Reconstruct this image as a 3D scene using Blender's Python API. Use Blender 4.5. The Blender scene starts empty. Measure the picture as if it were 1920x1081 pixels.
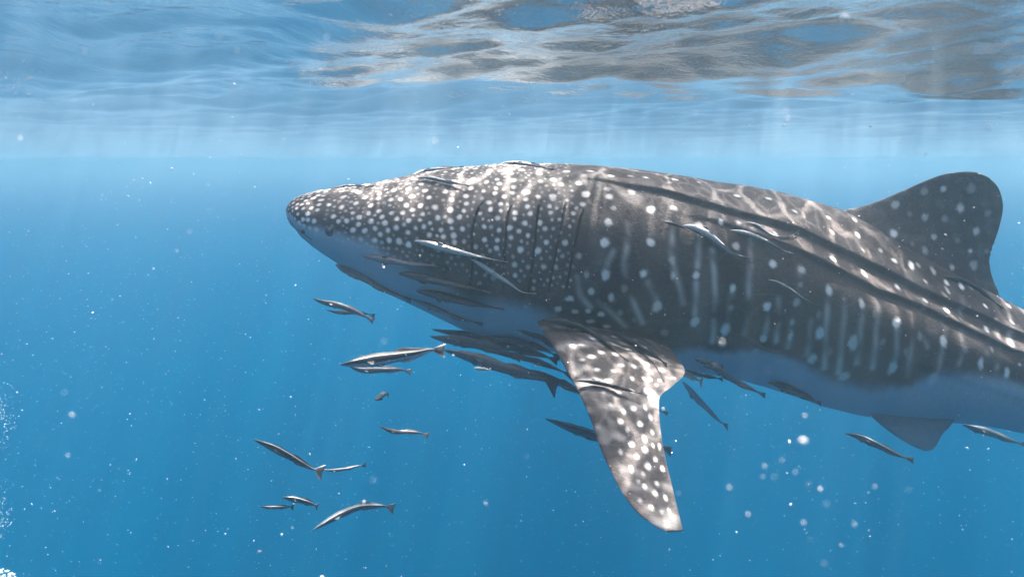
import bpy, math, random
import numpy as np
from mathutils import Vector

# ================================================================ camera, light, exposure
SC = bpy.context.scene
COL = SC.collection
cam_data = bpy.data.cameras.new('camera')
cam = bpy.data.objects.new('camera', cam_data)
COL.objects.link(cam)
cam_data.sensor_width = 36.0
cam_data.lens = 23.456
cam_data.clip_start = 0.05
cam_data.clip_end = 1000.0
cam.location = (0, 0, -0.35)
cam.rotation_euler = (math.radians(90 - 10.88), 0, 0)
cam_data.dof.use_dof = True
cam_data.dof.focus_distance = 3.9
cam_data.dof.aperture_fstop = 4.3
SC.camera = cam

SUN_EL, SUN_AZ = 66.0, 28.0            # degrees; azimuth from the view direction (+y) towards +x
world = bpy.data.worlds.new('World')
SC.world = world
world.use_nodes = True
wn = world.node_tree
wn.nodes.clear()
sky = wn.nodes.new('ShaderNodeTexSky')
sky.sky_type = 'NISHITA'
sky.sun_disc = False
sky.dust_density = 5.0
sky.sun_elevation = math.radians(SUN_EL)
sky.sun_rotation = math.radians(SUN_AZ)
bg = wn.nodes.new('ShaderNodeBackground')
bg.inputs['Strength'].default_value = 0.15
wo = wn.nodes.new('ShaderNodeOutputWorld')
wn.links.new(sky.outputs[0], bg.inputs[0])
wn.links.new(bg.outputs[0], wo.inputs[0])

sun_data = bpy.data.lights.new('sun', 'SUN')
sun_data.energy = 3.4
sun_data.angle = math.radians(0.5)
sun_data.color = (1.0, 0.91, 0.85)
sun = bpy.data.objects.new('sun', sun_data)
COL.objects.link(sun)
_e, _a = math.radians(SUN_EL), math.radians(SUN_AZ)
to_sun = Vector((math.sin(_a) * math.cos(_e), math.cos(_a) * math.cos(_e), math.sin(_e)))
sun.rotation_euler = to_sun.to_track_quat('Z', 'Y').to_euler()
sun.location = to_sun * 20

vs = SC.view_settings
vs.view_transform = 'Standard'
vs.look = 'None'
vs.exposure = 1.17
vs.gamma = 1.0
vs.use_curve_mapping = False
SC.render.engine = 'CYCLES'
SC.cycles.max_bounces = 8
SC.cycles.diffuse_bounces = 2
SC.cycles.glossy_bounces = 3
SC.cycles.transparent_max_bounces = 8
SC.cycles.volume_bounces = 3
SC.cycles.use_denoising = True
SC.cycles.sample_clamp_indirect = 4.0
SC.cycles.caustics_reflective = False
SC.cycles.caustics_refractive = False
random.seed(7)
RNG = np.random.default_rng(11)

# ================================================================ measured shapes (metres)
BODY_TOP = [[-1.4667,-0.6713],[-1.4627,-0.6512],[-1.4547,-0.6362],[-1.4417,-0.62],[-1.4217,-0.602],[-1.3967,-0.5856],[-1.3667,-0.5721],[-1.3267,-0.5602],[-1.2667,-0.5448],[-1.1967,-0.5369],[-1.1167,-0.5248],[-1.0167,-0.5104],[-0.9167,-0.4993],[-0.7667,-0.467],[-0.6167,-0.4337],[-0.4667,-0.4091],[-0.2667,-0.3897],[-0.0667,-0.3711],[0.1333,-0.3695],[0.3333,-0.3725],[0.5333,-0.3828],[0.7333,-0.4009],[0.9333,-0.4244],[1.1333,-0.4529],[1.3333,-0.4887],[1.5333,-0.5134],[1.7333,-0.5514],[1.9333,-0.6027],[2.1333,-0.6603],[2.3333,-0.7498],[2.5333,-0.8625],[2.7333,-0.9712],[2.9333,-1.0769],[3.1333,-1.1828],[3.3333,-1.2838],[3.5333,-1.3827],[3.8333,-1.528],[4.1333,-1.6611],[4.5333,-1.8205],[5.0333,-1.9826],[5.5333,-2.104],[6.0333,-2.24]]
BODY_BOT = [[-1.4667,-0.6753],[-1.4627,-0.7032],[-1.4547,-0.7241],[-1.4417,-0.7465],[-1.4217,-0.7716],[-1.3967,-0.7944],[-1.3667,-0.8138],[-1.3267,-0.864],[-1.2667,-0.9146],[-1.1967,-0.9646],[-1.1167,-1.0178],[-1.0167,-1.0939],[-0.9167,-1.1553],[-0.7667,-1.2347],[-0.6167,-1.3084],[-0.4667,-1.3855],[-0.2667,-1.4888],[-0.0667,-1.5479],[0.1333,-1.588],[0.3333,-1.617],[0.5333,-1.645],[0.7333,-1.671],[0.9333,-1.6997],[1.1333,-1.7287],[1.3333,-1.7674],[1.5333,-1.8092],[1.7333,-1.8685],[1.9333,-1.935],[2.1333,-2.0062],[2.3333,-2.0584],[2.5333,-2.0911],[2.7333,-2.1048],[2.9333,-2.1101],[3.1333,-2.1254],[3.3333,-2.1592],[3.5333,-2.2043],[3.8333,-2.2702],[4.1333,-2.3273],[4.5333,-2.3755],[5.0333,-2.3939],[5.5333,-2.3913],[6.0333,-2.5391]]
BODY_WID = [[-1.4667,0.0],[-1.4627,0.05],[-1.4547,0.09],[-1.4417,0.1333],[-1.4217,0.1819],[-1.3967,0.235],[-1.3667,0.2714],[-1.3267,0.32],[-1.2667,0.3582],[-1.1967,0.3967],[-1.1167,0.4233],[-1.0167,0.4517],[-0.9167,0.475],[-0.7667,0.51],[-0.6167,0.5325],[-0.4667,0.555],[-0.2667,0.578],[-0.0667,0.594],[0.1333,0.61],[0.3333,0.62],[0.5333,0.63],[0.7333,0.64],[0.9333,0.63],[1.1333,0.62],[1.3333,0.61],[1.5333,0.6],[1.7333,0.5825],[1.9333,0.565],[2.1333,0.5475],[2.3333,0.53],[2.5333,0.51],[2.7333,0.49],[2.9333,0.47],[3.1333,0.4533],[3.3333,0.4367],[3.5333,0.42],[3.8333,0.375],[4.1333,0.33],[4.5333,0.2671],[5.0333,0.1971],[5.5333,0.14],[6.0333,0.1]]
RIDGES = [[[[0.257,0.516],[0.509,0.529],[0.705,0.604],[0.962,0.648],[1.116,0.686],[1.382,0.711],[1.653,0.73],[1.901,0.693],[2.209,0.617],[2.358,0.623],[2.531,0.63],[2.718,0.623],[3.049,0.623],[3.25,0.711],[4.75,0.761]],0.027,0.14,0.03],[[[0.901,0.869],[1.223,0.869],[1.536,0.957],[1.714,0.995],[2.003,0.963],[2.312,0.894],[2.554,0.863],[2.774,0.913],[2.975,0.982],[3.19,1.077],[4.6899999999999995,1.127]],0.022,0.11,0.03],[[[1.695,1.681],[2.101,1.706],[2.601,1.738],[3.204,1.857],[4.704000000000001,1.907]],0.008,0.12,0.06]]
GILLS = [[[-0.164,-0.582],[-0.192,-0.619],[-0.215,-0.666],[-0.234,-0.759],[-0.238,-0.926],[-0.248,-1.114]],[[-0.005,-0.604],[-0.024,-0.652],[-0.038,-0.714],[-0.047,-0.864],[-0.056,-1.131]],[[0.163,-0.578],[0.149,-0.637],[0.14,-0.699],[0.121,-0.861],[0.098,-1.053],[0.079,-1.148]],[[0.313,-0.584],[0.294,-0.653],[0.271,-0.748],[0.243,-0.89],[0.219,-1.022],[0.201,-1.109]],[[0.415,-0.623],[0.401,-0.66],[0.387,-0.699],[0.359,-0.799],[0.336,-0.901],[0.313,-1.065],[0.299,-1.103]]]
MOUTH = [[-1.439,-0.696],[-1.383,-0.736],[-1.327,-0.77],[-1.275,-0.803],[-1.219,-0.836]]
FINS = {"dorsal":{"lead":[[1.997,4.4,-0.888],[2.072,4.4,-0.736],[2.189,4.4,-0.672],[2.282,4.4,-0.652],[2.377,4.4,-0.621],[2.477,4.4,-0.58],[2.577,4.4,-0.535],[2.692,4.4,-0.483],[2.802,4.4,-0.442],[2.911,4.4,-0.425],[3.015,4.4,-0.428],[3.099,4.4,-0.459]],"trail":[[3.237,4.4,-1.564],[3.276,4.4,-1.267],[3.233,4.4,-1.158],[3.201,4.4,-1.085],[3.182,4.4,-1.02],[3.182,4.4,-0.942],[3.2,4.4,-0.867],[3.216,4.4,-0.782],[3.224,4.4,-0.687],[3.215,4.4,-0.618],[3.174,4.4,-0.528],[3.11,4.4,-0.466]]},"pectoral":{"lead":[[0.09,4.39,-1.309],[0.136,4.05,-1.296],[0.162,3.779,-1.303],[0.205,3.647,-1.344],[0.282,3.454,-1.44],[0.343,3.268,-1.524],[0.388,3.12,-1.607],[0.419,2.999,-1.693],[0.455,2.895,-1.761],[0.5,2.781,-1.827],[0.555,2.692,-1.873],[0.617,2.634,-1.9],[0.666,2.607,-1.912]],"trail":[[0.893,4.1,-1.342],[0.931,3.812,-1.435],[0.935,3.463,-1.467],[0.839,3.319,-1.502],[0.758,3.246,-1.534],[0.733,3.144,-1.588],[0.725,3.047,-1.66],[0.724,2.938,-1.733],[0.729,2.837,-1.795],[0.732,2.74,-1.849],[0.733,2.66,-1.888],[0.734,2.612,-1.91]]},"pelvic":{"lead":[[2.259,4.2,-1.892],[2.377,4.1,-2.02],[2.504,4.03,-2.115],[2.608,4.0,-2.164],[2.644,3.98,-2.169]],"trail":[[2.965,4.2,-1.892],[2.868,4.1,-2.027],[2.78,4.05,-2.08],[2.717,4.0,-2.131],[2.678,3.98,-2.165]]}}
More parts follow.
